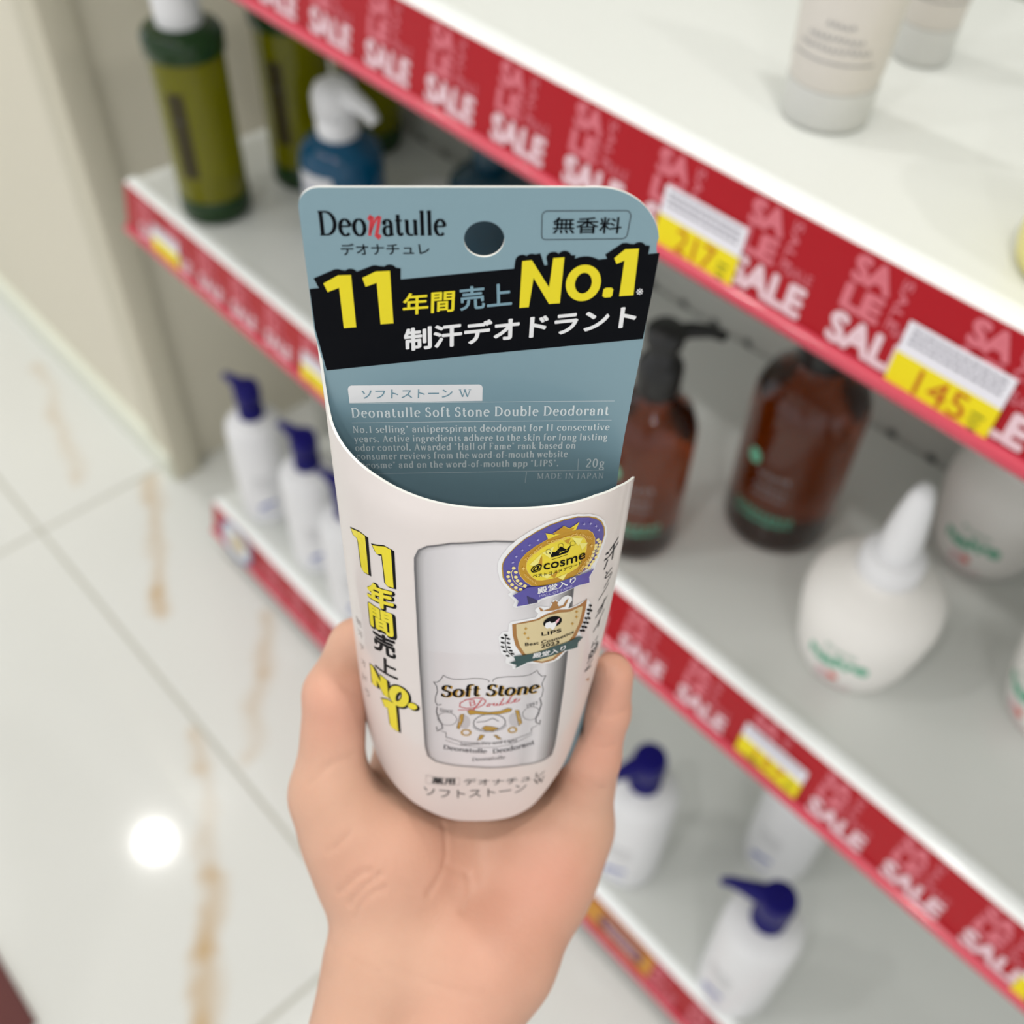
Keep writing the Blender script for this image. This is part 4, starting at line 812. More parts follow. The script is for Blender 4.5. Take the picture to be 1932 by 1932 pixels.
('P','emblem_print','F',2,'gold',[(8.26,122.54),(9.17,122.73),(10.16,128.29),(9.36,129.37),(8.91,126.41)]),
('L','emblem_print','F',3,'emblem_ink',0.1,[(8.26,122.54),(9.17,122.73),(10.16,128.29),(9.36,129.37),(8.91,126.41)],1),
('P','emblem_print','F',2,'gold',[(-3.25,122.36),(-2.63,121.32),(-1.03,122.1),(2.0,122.72),(4.68,122.42),(6.45,121.37),(7.53,121.8),(7.19,122.84),(4.7,123.64),(1.66,123.76),(-1.03,123.32),(-2.63,123.61)]),
('L','emblem_print','F',3,'emblem_ink',0.1,[(-3.25,122.36),(-2.63,121.32),(-1.03,122.1),(2.0,122.72),(4.68,122.42),(6.45,121.37),(7.53,121.8),(7.19,122.84),(4.7,123.64),(1.66,123.76),(-1.03,123.32),(-2.63,123.61)],1),
('P','emblem_print','F',2,'gold',[(-0.83,134.69),(-0.11,132.14),(0.99,132.39),(0.27,134.11)]),
('L','emblem_print','F',3,'emblem_ink',0.1,[(-0.83,134.69),(-0.11,132.14),(0.99,132.39),(0.27,134.11)],1),
('P','emblem_print','F',2,'gold',[(3.93,132.53),(5.25,134.45),(4.32,134.35),(3.19,132.5)]),
('L','emblem_print','F',3,'emblem_ink',0.1,[(3.93,132.53),(5.25,134.45),(4.32,134.35),(3.19,132.5)],1),
('P','emblem_print','F',2,'gold',[(0.25,129.3),(1.15,128.39),(2.97,128.81),(4.43,129.54),(2.99,130.88),(1.16,130.31)]),
('L','emblem_print','F',3,'emblem_ink',0.1,[(0.25,129.3),(1.15,128.39),(2.97,128.81),(4.43,129.54),(2.99,130.88),(1.16,130.31)],1),
('L','emblem_print','F',3,'gold',0.45,[(-2.48,130.93),(-2.49,131.34),(-2.6,131.7),(-2.82,132.0),(-3.1,132.18),(-3.43,132.32),(-3.78,132.28),(-4.1,132.15),(-4.38,131.94),(-4.57,131.6),(-4.67,131.24),(-4.65,130.87),(-4.54,130.51),(-4.33,130.21),(-4.04,129.99),(-3.71,129.9),(-3.37,129.89),(-3.04,130.02),(-2.77,130.28),(-2.58,130.57)],1),
('L','emblem_print','F',3,'gold',0.45,[(8.79,130.72),(8.79,131.07),(8.7,131.42),(8.52,131.68),(8.27,131.86),(7.98,131.92),(7.68,131.89),(7.39,131.74),(7.15,131.5),(6.98,131.23),(6.89,130.88),(6.89,130.53),(6.99,130.22),(7.17,129.93),(7.42,129.74),(7.7,129.68),(8.0,129.71),(8.29,129.86),(8.53,130.1),(8.7,130.37)],1),
('L','emblem_print','F',3,'emblem_ink',0.22,[(6.02,126.98),(5.99,127.65),(5.81,128.31),(5.48,128.92),(5.03,129.47),(4.46,129.9),(3.8,130.25),(3.07,130.46),(2.31,130.58),(1.55,130.56),(0.8,130.4),(0.11,130.09),(-0.5,129.65),(-1.01,129.17),(-1.4,128.56),(-1.64,127.93),(-1.75,127.23),(-1.7,126.56),(-1.51,125.9),(-1.17,125.25),(-0.72,124.71),(-0.15,124.25),(0.5,123.9),(1.21,123.65),(1.96,123.53),(2.71,123.6),(3.44,123.76),(4.13,124.06),(4.74,124.49),(5.25,125.01),(5.64,125.61),(5.91,126.29)],1),
('L','emblem_print','F',3,'emblem_ink',0.12,[(6.35,128.24),(6.25,128.54),(6.12,128.85),(5.96,129.15),(5.78,129.4),(5.57,129.69),(5.34,129.93),(5.08,130.13),(4.81,130.35),(4.52,130.53),(4.21,130.7),(3.89,130.82),(3.55,130.97),(3.21,131.02),(2.86,131.11),(2.5,131.14),(2.14,131.16),(1.78,131.13),(1.43,131.09),(1.08,131.03),(0.73,130.92),(0.4,130.8),(0.07,130.67),(-0.23,130.49),(-0.52,130.29),(-0.8,130.09),(-1.05,129.83),(-1.28,129.61),(-1.49,129.34),(-1.67,129.02),(-1.83,128.73),(-1.96,128.44)],0),
('L','emblem_print','F',3,'emblem_ink',0.12,[(-5.82,125.88),(-5.97,126.54),(-6.27,127.16),(-6.7,127.66),(-7.22,128.01),(-7.81,128.2),(-8.41,128.2),(-9.0,128.07),(-9.52,127.75),(-9.95,127.33),(-10.25,126.74),(-10.41,126.08),(-10.4,125.41),(-10.24,124.71),(-9.94,124.05),(-9.51,123.51),(-8.99,123.12),(-8.41,122.93),(-7.81,122.9),(-7.23,123.06),(-6.71,123.38),(-6.29,123.88),(-5.98,124.51),(-5.82,125.17)],1),
('L','emblem_print','F',3,'emblem_ink',0.12,[(14.31,125.14),(14.31,125.85),(14.17,126.53),(13.89,127.06),(13.5,127.43),(13.02,127.67),(12.49,127.71),(11.95,127.59),(11.43,127.3),(10.96,126.86),(10.59,126.26),(10.33,125.61),(10.2,124.92),(10.21,124.2),(10.35,123.53),(10.63,122.96),(11.01,122.51),(11.47,122.2),(11.99,122.12),(12.53,122.24),(13.05,122.56),(13.51,123.04),(13.9,123.67),(14.17,124.36)],1),
('L','emblem_print','F',3,'emblem_ink',0.2,[(-1.02,126.74),(1.14,126.52),(2.93,125.22),(4.39,126.69)],0),
('P','emblem_print','F',2,'silver',[(-2.56,126.54),(-2.6,127.41),(-2.78,128.21),(-3.06,128.87),(-3.44,129.32),(-3.85,129.49),(-4.28,129.42),(-4.66,129.07),(-4.97,128.46),(-5.18,127.72),(-5.26,126.87),(-5.2,126.0),(-5.02,125.16),(-4.74,124.51),(-4.37,124.06),(-3.96,123.89),(-3.54,123.96),(-3.16,124.35),(-2.85,124.92),(-2.64,125.69)]),
('P','emblem_print','F',2,'silver',[(9.56,126.71),(9.54,127.62),(9.39,128.38),(9.12,128.99),(8.76,129.35),(8.34,129.44),(7.91,129.29),(7.5,128.85),(7.17,128.2),(6.94,127.38),(6.83,126.52),(6.85,125.62),(7.01,124.86),(7.28,124.25),(7.63,123.85),(8.05,123.77),(8.47,123.92),(8.87,124.35),(9.21,125.0),(9.44,125.81)]),
('T','emblem_print','F',3,'emblem_ink','Since','serif',(-9.84,122.76),(3.15,-0.04),(0.03,-1.37),0.2),
('T','emblem_print','F',3,'emblem_ink','1997','serif',(11.23,122.23),(2.63,-0.38),(-0.23,-1.48),0.2),
('T','emblem_print','F',3,'emblem_ink','Smooth,Dry and Light','serif',(-5.09,136.77),(14.28,-0.6),(0.02,-1.3),0.3),
('T','emblem_print','F',3,'emblem_ink','Deonatulle','serif',(-9.28,138.67),(10.88,1.82),(0.13,-1.85),0.7),
('T','emblem_print','F',3,'emblem_ink','Deodorant','serif',(3.2,140.7),(10.44,-1.75),(-0.12,-2.01),0.7),
('T','emblem_print','F',3,'emblem_ink','Deonatulle','serif',(-2.14,144.25),(8.41,-0.59),(0.1,-1.7),0.2),
('L','name_lettering','F',1,'faint',0.14,[(-14.15,153.86),(-5.4,153.35),(-5.51,156.94),(-14.29,158.1)],1),
('T','name_lettering','F',1,'ink','薬用','s',(-12.8,157.56),(6.16,-0.75),(0.15,-3.44),0.02),
('T','name_lettering','F',1,'ink','デオナチュレ','s',(-4.3,156.96),(21.69,1.67),(-0.05,-3.43),0.0),
('T','name_lettering','F',1,'ink','ソフトストーン','s',(-15.01,164.64),(27.48,-1.24),(-0.02,-4.49),0.0),
('T','name_lettering','F',1,'ink','W','serif',(14.46,161.97),(3.27,1.02),(-0.25,-3.2),0.2),
('T','side_lettering','F',1,'ink','汗','s',(27.48,85.07),(3.87,-0.71),(-0.04,-5.42),0.012),
('T','side_lettering','F',1,'ink','と','s',(28.21,88.87),(2.19,1.21),(0.06,-2.4),0.012),
('T','side_lettering','F',1,'ink','ニ','s',(27.06,94.49),(2.71,-1.7),(1.19,-2.72),0.012),
('T','side_lettering','F',1,'ink','オ','s',(26.71,100.76),(2.87,-1.11),(0.59,-3.13),0.012),
('T','side_lettering','F',1,'ink','イ','s',(26.56,107.1),(2.78,-2.31),(0.32,-3.73),0.012),
('T','side_lettering','F',1,'ink','に','s',(26.97,112.73),(1.76,0.19),(0.15,-2.47),0.012),
('T','side_lettering','F',1,'ink','効','s',(26.16,118.06),(3.04,-0.19),(0.24,-4.4),0.012),
('T','side_lettering','F',1,'ink','く','s',(25.59,121.97),(2.45,0.17),(0.39,-3.02),0.012),
('P','side_lettering','F',1,'bronze',[(26.59,125.67),(27.88,127.44),(27.81,129.05)]),
('P','award_sticker','F',3,'white',[(3.38,74.07),(3.53,71.93),(4.22,70.26),(5.6,67.96),(7.49,65.96),(10.23,63.8),(13.33,62.19),(16.51,61.66),(19.76,61.9),(22.64,63.28),(24.72,65.32),(26.12,67.7),(26.99,70.53),(27.26,73.37),(26.68,76.1),(25.68,78.97),(25.09,80.52),(25.05,81.25),(24.12,82.52),(24.28,84.54),(21.18,83.53),(19.6,83.5),(13.15,84.37),(12.43,85.01),(7.51,85.84),(6.81,85.25),(7.27,83.76),(5.67,81.62),(6.3,81.01),(5.08,79.3),(3.87,77.04)]),
('P','award_sticker','F',4,'gold',[(4.27,73.89),(4.35,72.66),(4.74,71.37),(5.63,69.87),(7.01,67.93),(8.9,65.97),(11.3,64.15),(14.07,62.81),(16.89,62.22),(19.8,62.45),(22.29,63.68),(24.14,65.31),(25.49,67.38),(26.36,69.9),(26.66,72.22),(26.3,74.16),(25.56,76.26),(24.79,78.14),(23.88,79.4),(21.33,79.85),(15.58,79.68),(10.05,80.75),(7.86,81.13),(6.37,80.0),(5.25,78.43),(4.49,76.55)]),
('P','award_sticker','F',5,'purple',[(4.52,73.74),(4.59,72.57),(4.97,71.29),(5.84,69.85),(7.19,67.99),(9.03,66.09),(11.38,64.34),(14.09,63.03),(16.85,62.46),(19.69,62.67),(22.12,63.86),(23.92,65.42),(25.23,67.41),(26.07,69.83),(26.35,72.05),(26.0,73.95),(25.28,75.98),(24.53,77.82),(23.65,79.08),(21.17,79.58),(15.56,79.44),(10.16,80.43),(8.02,80.8),(6.57,79.73),(5.47,78.21),(4.73,76.36)]),
('P','award_sticker','F',6,'pale_gold',[(7.71,73.85),(7.81,72.65),(8.23,71.44),(9.27,69.86),(11.03,68.25),(13.15,66.95),(15.47,65.92),(17.84,65.59),(20.3,66.17),(22.3,67.37),(23.49,69.02),(24.2,71.18),(24.33,73.31),(23.93,75.83),(23.09,78.04),(21.76,79.17),(19.42,79.59),(15.58,79.81),(12.18,79.83),(10.67,79.46),(9.33,78.11),(8.27,76.39),(7.81,75.08)]),
('P','award_sticker','F',7,'deep_gold',[(7.82,73.82),(7.92,72.63),(8.33,71.44),(9.36,69.87),(11.09,68.31),(13.18,67.02),(15.47,66.01),(17.81,65.72),(20.23,66.23),(22.19,67.44),(23.37,69.04),(24.06,71.15),(24.2,73.27),(23.79,75.73),(22.97,77.91),(21.66,79.03),(19.36,79.47),(15.58,79.68),(12.23,79.72),(10.74,79.32),(9.42,78.02),(8.37,76.31),(7.93,75.05)]),
('P','award_sticker','F',8,'pale_gold',[(9.32,73.38),(9.4,72.43),(9.73,71.51),(10.55,70.27),(11.94,69.04),(13.62,68.05),(15.45,67.24),(17.32,66.96),(19.26,67.37),(20.81,68.21),(21.72,69.38),(22.25,70.97),(22.34,72.62),(22.01,74.6),(21.36,76.42),(20.34,77.42),(18.54,77.93),(15.54,78.16),(12.87,78.17),(11.68,77.85),(10.62,76.78),(9.77,75.39),(9.41,74.36)]),
('P','award_sticker','F',9,'bright_gold',[(9.44,73.35),(9.51,72.41),(9.83,71.5),(10.64,70.31),(12.0,69.1),(13.65,68.12),(15.45,67.33),(17.29,67.06),(19.18,67.43),(20.7,68.28),(21.6,69.43),(22.11,70.98),(22.2,72.58),(21.88,74.54),(21.24,76.3),(20.25,77.32),(18.48,77.81),(15.54,78.07),(12.92,78.07),(11.75,77.75),(10.71,76.68),(9.88,75.3),(9.52,74.33)]),
('P','award_sticker','F',10,'light_gold',[(10.0,73.08),(12.59,70.11),(11.65,73.77)]),
('P','award_sticker','F',10,'light_gold',[(12.59,70.11),(15.06,68.75),(14.29,71.89)]),
('P','award_sticker','F',10,'light_gold',[(18.65,67.55),(21.16,68.99),(20.34,70.74)]),
('P','award_sticker','F',10,'light_gold',[(20.48,70.1),(22.46,71.01),(21.21,72.45)]),
('P','award_sticker','F',10,'light_gold',[(11.73,76.23),(14.0,77.74),(15.43,76.64)]),
('P','award_sticker','F',10,'light_gold',[(16.25,78.16),(18.3,77.69),(17.45,79.38)]),
('P','award_sticker','F',10,'deep_gold',[(11.59,72.31),(12.63,71.05),(12.75,74.0)]),
('P','award_sticker','F',10,'deep_gold',[(17.02,67.91),(18.47,67.72),(18.01,69.23)]),
('P','award_sticker','F',10,'deep_gold',[(20.57,74.31),(22.07,73.73),(21.48,76.36)]),
('P','award_sticker','F',10,'deep_gold',[(14.52,76.88),(16.52,75.98),(15.51,78.15)]),
('P','award_sticker','F',8,'bright_gold',[(13.1,64.85),(15.0,65.68),(16.79,63.78),(18.13,64.96),(20.17,63.98),(19.47,65.89),(17.81,65.72),(15.47,66.01),(13.7,66.65)]),
('P','award_sticker','F',9,'deep_gold',[(14.53,65.22),(16.8,63.88),(17.95,65.05),(19.23,65.09),(18.63,65.79),(16.0,65.81)]),
('T','award_sticker','F',10,'pale_gold','THE BEST','s',(9.34,72.13),(3.46,-3.64),(-0.38,-0.73),0.012),
('T','award_sticker','F',10,'pale_gold','COSMETICS','s',(13.58,67.82),(6.46,-0.25),(-0.3,-0.77),0.012),
('T','award_sticker','F',10,'pale_gold','AWARDS','s',(20.32,67.71),(3.0,3.15),(0.05,-0.74),0.012),
('T','award_sticker','F',10,'pale_gold','AWARDS','s',(11.85,79.38),(-2.76,-3.25),(-0.31,-1.04),0.012),
('T','award_sticker','F',10,'pale_gold','THE BEST','s',(23.14,74.99),(-2.84,4.11),(0.58,1.08),0.01),
('P','award_sticker','F',10,'pale_gold',[(8.3,74.14),(8.67,73.86),(8.78,73.38),(8.89,73.92),(9.23,73.92),(8.88,74.2),(8.78,74.64),(8.66,74.15)]),
('P','award_sticker','F',10,'pale_gold',[(22.83,72.39),(23.19,72.34),(23.31,72.0),(23.45,72.58),(23.8,72.8),(23.45,72.85),(23.36,73.23),(23.2,72.63)]),
('P','award_sticker','F',10,'lilac',[(6.21,72.25),(6.53,72.06),(6.63,71.73),(6.67,72.1),(6.92,72.08),(6.66,72.28),(6.58,72.57),(6.5,72.28)]),
('P','award_sticker','F',10,'lilac',[(6.89,70.62),(7.2,70.42),(7.3,70.1),(7.35,70.47),(7.6,70.45),(7.33,70.64),(7.25,70.93),(7.18,70.65)]),
('P','award_sticker','F',10,'lilac',[(8.06,68.98),(8.37,68.78),(8.47,68.46),(8.51,68.83),(8.76,68.81),(8.5,69.0),(8.42,69.29),(8.34,69.01)]),
('P','award_sticker','F',10,'lilac',[(9.56,67.63),(9.87,67.44),(9.97,67.12),(10.02,67.48),(10.26,67.47),(10.01,67.66),(9.92,67.91),(9.85,67.66)]),
('P','award_sticker','F',10,'lilac',[(11.24,66.47),(11.56,66.31),(11.65,65.99),(11.7,66.36),(11.95,66.34),(11.69,66.53),(11.61,66.78),(11.53,66.5)]),
('P','award_sticker','F',10,'lilac',[(20.8,64.98),(21.13,64.93),(21.22,64.64),(21.29,65.04),(21.56,65.17),(21.28,65.25),(21.2,65.46),(21.11,65.15)]),
('P','award_sticker','F',10,'lilac',[(22.25,65.67),(22.59,65.65),(22.68,65.37),(22.75,65.77),(23.03,65.93),(22.75,65.98),(22.67,66.19),(22.57,65.87)]),
('P','award_sticker','F',10,'lilac',[(23.62,67.26),(23.97,67.32),(24.07,67.03),(24.14,67.44),(24.42,67.63),(24.13,67.64),(24.05,67.86),(23.95,67.51)]),
('P','award_sticker','F',10,'lilac',[(24.33,68.89),(24.69,68.95),(24.79,68.7),(24.87,69.14),(25.16,69.33),(24.86,69.31),(24.78,69.53),(24.67,69.17)]),
('P','award_sticker','F',10,'black',[(13.95,70.13),(14.66,71.89),(16.11,71.55),(16.35,70.81)]),
('P','award_sticker','F',10,'black',[(15.02,71.85),(18.14,71.56),(17.0,71.01)]),
('P','award_sticker','F',10,'black',[(15.41,70.5),(16.45,69.25),(17.91,70.74),(16.71,70.83)]),
('P','award_sticker','F',10,'black',[(17.8,70.47),(18.68,69.6),(18.14,71.56)]),
('P','award_sticker','F',10,'black',[(14.66,71.89),(13.95,70.13),(15.25,70.94)]),
('P','award_sticker','F',10,'black',[(16.99,70.77),(18.29,71.02),(18.05,71.66)]),
('L','award_sticker','F',11,'black',0.07,[(14.43,69.98),(14.43,70.21),(14.37,70.44),(14.25,70.57),(14.08,70.68),(13.89,70.67),(13.7,70.59),(13.54,70.46),(13.41,70.27),(13.35,70.05),(13.35,69.82),(13.41,69.59),(13.53,69.46),(13.69,69.35),(13.88,69.36),(14.07,69.4),(14.24,69.57),(14.36,69.76)],1),
('L','award_sticker','F',11,'black',0.07,[(16.99,69.07),(16.99,69.3),(16.93,69.49),(16.81,69.63),(16.64,69.7),(16.45,69.69),(16.26,69.61),(16.09,69.45),(15.96,69.22),(15.89,69.0),(15.88,68.77),(15.95,68.58),(16.07,68.41),(16.23,68.34),(16.42,68.34),(16.62,68.46),(16.79,68.62),(16.91,68.82)],1),
('L','award_sticker','F',11,'black',0.07,[(19.54,69.44),(19.55,69.67),(19.48,69.86),(19.36,69.99),(19.19,70.03),(18.99,69.98),(18.79,69.86),(18.62,69.7),(18.49,69.47),(18.41,69.22),(18.41,68.99),(18.47,68.8),(18.59,68.66),(18.76,68.63),(18.96,68.67),(19.15,68.75),(19.33,68.95),(19.46,69.18)],1),
('L','award_sticker','F',10,'black',0.12,[(14.69,72.5),(16.33,72.3),(18.08,72.13)],0),
('T','award_sticker','F',11,'black','@','s',(10.3,75.67),(2.39,-0.61),(0.11,-2.19),0.02),
('T','award_sticker','F',11,'black','cosme','s',(13.06,75.03),(9.02,0.2),(-0.07,-1.85),0.012),
('T','award_sticker','F',11,'black','ベストコスメアワード','s',(10.84,76.89),(10.62,-0.29),(-0.03,-0.92),0.012),
('P','award_sticker','F',11,'purple',[(9.83,79.57),(11.86,79.66),(15.58,79.82),(19.36,79.47),(23.34,80.29),(24.56,80.26),(23.48,82.08),(23.68,83.99),(21.13,82.86),(19.47,82.9),(13.86,83.14),(12.1,83.78),(12.12,84.41),(7.67,85.03),(8.06,83.43),(6.68,81.67)]),
('P','award_sticker','F',12,'dark_purple',[(9.72,81.98),(12.1,83.78),(12.12,84.41),(10.17,84.61)]),
('T','award_sticker','F',13,'white','殿堂入り','s',(12.03,81.81),(8.31,-0.61),(-0.16,-1.91),0.02),
('T','award_sticker','F',13,'lilac','HALL OF FAME','s',(12.49,82.75),(7.15,-0.33),(-0.14,-0.73),0.0),
('L','award_sticker','F',7,'cream_gold',0.14,[(6.75,73.97),(6.27,75.18),(6.67,77.16),(7.62,78.74),(9.56,79.78)],0),
('P','award_sticker','F',7,'cream_gold',[(7.18,73.99),(7.09,74.17),(6.93,74.27),(6.72,74.28),(6.53,74.15),(6.41,73.98),(6.39,73.76),(6.47,73.54),(6.64,73.44),(6.85,73.47),(7.03,73.56),(7.16,73.76)]),
('P','award_sticker','F',7,'cream_gold',[(6.13,75.11),(6.04,75.29),(5.87,75.39),(5.66,75.4),(5.47,75.27),(5.35,75.07),(5.33,74.84),(5.41,74.66),(5.58,74.56),(5.79,74.55),(5.98,74.68),(6.1,74.88)]),
('P','award_sticker','F',7,'cream_gold',[(7.66,75.18),(7.57,75.4),(7.41,75.5),(7.2,75.47),(7.0,75.35),(6.88,75.18),(6.86,74.95),(6.94,74.74),(7.11,74.63),(7.32,74.66),(7.51,74.79),(7.63,74.96)]),
('P','award_sticker','F',7,'cream_gold',[(6.06,76.37),(5.97,76.55),(5.8,76.65),(5.6,76.66),(5.4,76.53),(5.28,76.36),(5.26,76.14),(5.35,75.92),(5.52,75.82),(5.72,75.81),(5.91,75.94),(6.04,76.14)]),
('P','award_sticker','F',7,'cream_gold',[(7.69,76.58),(7.61,76.8),(7.44,76.9),(7.23,76.87),(7.03,76.75),(6.91,76.58),(6.89,76.35),(6.97,76.13),(7.14,76.03),(7.35,76.06),(7.55,76.18),(7.67,76.35)]),
('P','award_sticker','F',7,'cream_gold',[(6.36,77.58),(6.27,77.75),(6.1,77.86),(5.89,77.87),(5.7,77.74),(5.57,77.53),(5.55,77.31),(5.64,77.13),(5.81,77.02),(6.02,77.01),(6.21,77.14),(6.33,77.35)]),
('P','award_sticker','F',7,'cream_gold',[(8.08,77.67),(8.0,77.85),(7.83,77.95),(7.62,77.96),(7.42,77.84),(7.3,77.63),(7.28,77.4),(7.36,77.22),(7.53,77.12),(7.74,77.11),(7.93,77.23),(8.06,77.44)]),
('P','award_sticker','F',7,'cream_gold',[(6.92,78.77),(6.84,78.95),(6.67,79.05),(6.46,79.06),(6.26,78.93),(6.14,78.76),(6.12,78.53),(6.2,78.32),(6.38,78.21),(6.58,78.2),(6.78,78.33),(6.9,78.54)]),
('P','award_sticker','F',7,'cream_gold',[(8.78,78.58),(8.69,78.76),(8.52,78.86),(8.31,78.87),(8.12,78.75),(7.99,78.54),(7.97,78.31),(8.06,78.13),(8.22,77.99),(8.44,78.02),(8.63,78.14),(8.76,78.35)]),
('P','award_sticker','F',7,'cream_gold',[(7.77,79.73),(7.68,79.91),(7.51,80.01),(7.3,79.98),(7.11,79.89),(6.98,79.68),(6.96,79.45),(7.04,79.23),(7.21,79.13),(7.43,79.16),(7.62,79.29),(7.75,79.5)]),
('P','award_sticker','F',7,'cream_gold',[(9.72,79.36),(9.63,79.54),(9.46,79.64),(9.25,79.61),(9.05,79.48),(8.92,79.28),(8.9,79.05),(8.99,78.87),(9.16,78.76),(9.37,78.79),(9.56,78.92),(9.69,79.13)]),
('P','award_sticker','F',7,'cream_gold',[(8.83,80.36),(8.74,80.54),(8.57,80.65),(8.36,80.65),(8.16,80.53),(8.04,80.32),(8.01,80.09),(8.1,79.87),(8.27,79.77),(8.48,79.8),(8.68,79.92),(8.8,80.13)]),
('L','award_sticker','F',7,'cream_gold',0.12,[(24.94,72.64),(24.87,75.34),(23.9,77.11),(22.9,78.36)],0),
('P','award_sticker','F',7,'cream_gold',[(25.23,72.54),(25.12,72.7),(24.94,72.67),(24.74,72.55),(24.57,72.33),(24.48,72.05),(24.49,71.82),(24.61,71.69),(24.79,71.68),(24.99,71.8),(25.16,72.06),(25.26,72.34)]),
('P','award_sticker','F',7,'cream_gold',[(24.89,73.9),(24.77,74.02),(24.59,74.03),(24.39,73.91),(24.22,73.69),(24.13,73.41),(24.15,73.17),(24.26,73.05),(24.44,73.04),(24.65,73.16),(24.81,73.38),(24.9,73.66)]),
('P','award_sticker','F',7,'cream_gold',[(25.82,73.69),(25.71,73.82),(25.52,73.79),(25.31,73.64),(25.14,73.38),(25.05,73.13),(25.07,72.9),(25.18,72.74),(25.36,72.76),(25.57,72.92),(25.75,73.18),(25.84,73.46)]),
('P','award_sticker','F',7,'cream_gold',[(25.91,74.72),(25.8,74.84),(25.61,74.82),(25.4,74.66),(25.22,74.4),(25.13,74.12),(25.15,73.88),(25.26,73.76),(25.45,73.78),(25.66,73.94),(25.84,74.2),(25.93,74.48)]),
('P','award_sticker','F',7,'cream_gold',[(24.81,74.72),(24.7,74.84),(24.51,74.85),(24.31,74.73),(24.15,74.5),(24.06,74.22),(24.07,73.99),(24.19,73.87),(24.37,73.85),(24.57,73.98),(24.74,74.2),(24.83,74.48)]),
('P','award_sticker','F',7,'cream_gold',[(25.75,75.71),(25.63,75.83),(25.44,75.81),(25.24,75.65),(25.07,75.43),(24.98,75.15),(24.99,74.91),(25.11,74.79),(25.29,74.77),(25.5,74.93),(25.68,75.19),(25.77,75.47)]),
('P','award_sticker','F',7,'cream_gold',[(24.47,75.43),(24.36,75.59),(24.17,75.6),(23.97,75.48),(23.81,75.25),(23.72,74.97),(23.73,74.73),(23.85,74.61),(24.03,74.6),(24.23,74.72),(24.4,74.95),(24.48,75.19)]),
('P','award_sticker','F',7,'cream_gold',[(25.54,76.75),(25.42,76.87),(25.23,76.84),(25.02,76.69),(24.85,76.46),(24.76,76.18),(24.77,75.94),(24.89,75.82),(25.08,75.81),(25.28,75.96),(25.46,76.23),(25.55,76.51)]),
('P','award_sticker','F',7,'cream_gold',[(24.29,76.46),(24.17,76.58),(23.99,76.59),(23.79,76.47),(23.62,76.24),(23.54,76.0),(23.56,75.76),(23.67,75.6),(23.85,75.59),(24.05,75.71),(24.22,75.94),(24.31,76.22)]),
('P','award_sticker','F',7,'cream_gold',[(25.22,77.8),(25.1,77.93),(24.91,77.9),(24.7,77.74),(24.53,77.52),(24.44,77.23),(24.46,76.99),(24.57,76.87),(24.76,76.86),(24.97,77.02),(25.14,77.28),(25.23,77.56)]),
('P','award_sticker','F',7,'cream_gold',[(23.86,77.38),(23.74,77.5),(23.56,77.51),(23.37,77.43),(23.2,77.2),(23.11,76.92),(23.13,76.68),(23.25,76.56),(23.42,76.51),(23.62,76.63),(23.79,76.86),(23.88,77.14)]),
('P','award_sticker','F',7,'cream_gold',[(24.66,78.52),(24.55,78.68),(24.36,78.65),(24.15,78.53),(23.99,78.3),(23.9,78.02),(23.91,77.78),(24.03,77.62),(24.22,77.65),(24.42,77.77),(24.58,78.0),(24.68,78.28)]),
('P','award_sticker','F',7,'cream_gold',[(23.26,77.89),(23.14,78.01),(22.97,78.06),(22.77,77.94),(22.61,77.75),(22.52,77.46),(22.54,77.22),(22.65,77.06),(22.83,77.05),(23.02,77.14),(23.19,77.37),(23.28,77.65)]),
('P','award_sticker','F',7,'cream_gold',[(24.19,78.95),(24.07,79.07),(23.89,79.08),(23.68,78.96),(23.52,78.73),(23.43,78.45),(23.44,78.21),(23.56,78.09),(23.75,78.08),(23.95,78.2),(24.11,78.43),(24.2,78.71)]),
('P','award_sticker','F',7,'cream_gold',[(23.08,78.88),(22.96,79.04),(22.78,79.05),(22.58,78.92),(22.42,78.73),(22.34,78.48),(22.36,78.25),(22.47,78.09),(22.64,78.04),(22.84,78.16),(23.0,78.35),(23.09,78.64)]),
('P','award_sticker','F',7,'cream_gold',[(23.84,79.71),(23.72,79.83),(23.54,79.84),(23.34,79.72),(23.17,79.49),(23.09,79.24),(23.11,79.0),(23.22,78.84),(23.4,78.83),(23.6,78.95),(23.77,79.18),(23.86,79.47)]),
('P','shield_sticker','F',3,'white',[(6.11,90.71),(6.57,89.95),(12.02,89.38),(12.45,88.27),(11.75,87.21),(11.92,86.57),(12.85,86.14),(14.97,86.99),(15.65,85.11),(16.21,84.94),(17.03,86.04),(17.75,85.06),(18.91,84.97),(19.96,86.09),(20.13,87.26),(19.58,88.0),(19.36,89.36),(21.59,89.62),(23.95,89.7),(25.17,92.96),(25.08,97.23),(23.8,100.2),(22.71,99.94),(23.67,102.62),(22.53,103.29),(22.46,105.17),(19.65,104.18),(18.11,105.99),(16.49,106.31),(14.44,105.8),(10.8,104.49),(8.28,105.91),(7.31,106.11),(7.08,104.83),(5.49,103.54),(5.64,101.52),(4.45,99.9),(4.13,97.12),(3.81,94.65),(4.74,93.04),(5.97,93.12),(6.04,92.04)]),
('P','shield_sticker','F',4,'bronze',[(6.81,90.83),(9.59,90.26),(12.23,89.96),(14.1,88.99),(16.97,88.53),(19.38,89.64),(22.02,90.06),(23.8,89.61),(23.69,93.08),(23.24,96.97),(21.9,100.39),(19.41,103.69),(16.85,105.56),(14.02,105.36),(11.16,103.62),(9.11,100.69),(7.68,97.64),(7.03,94.3)]),
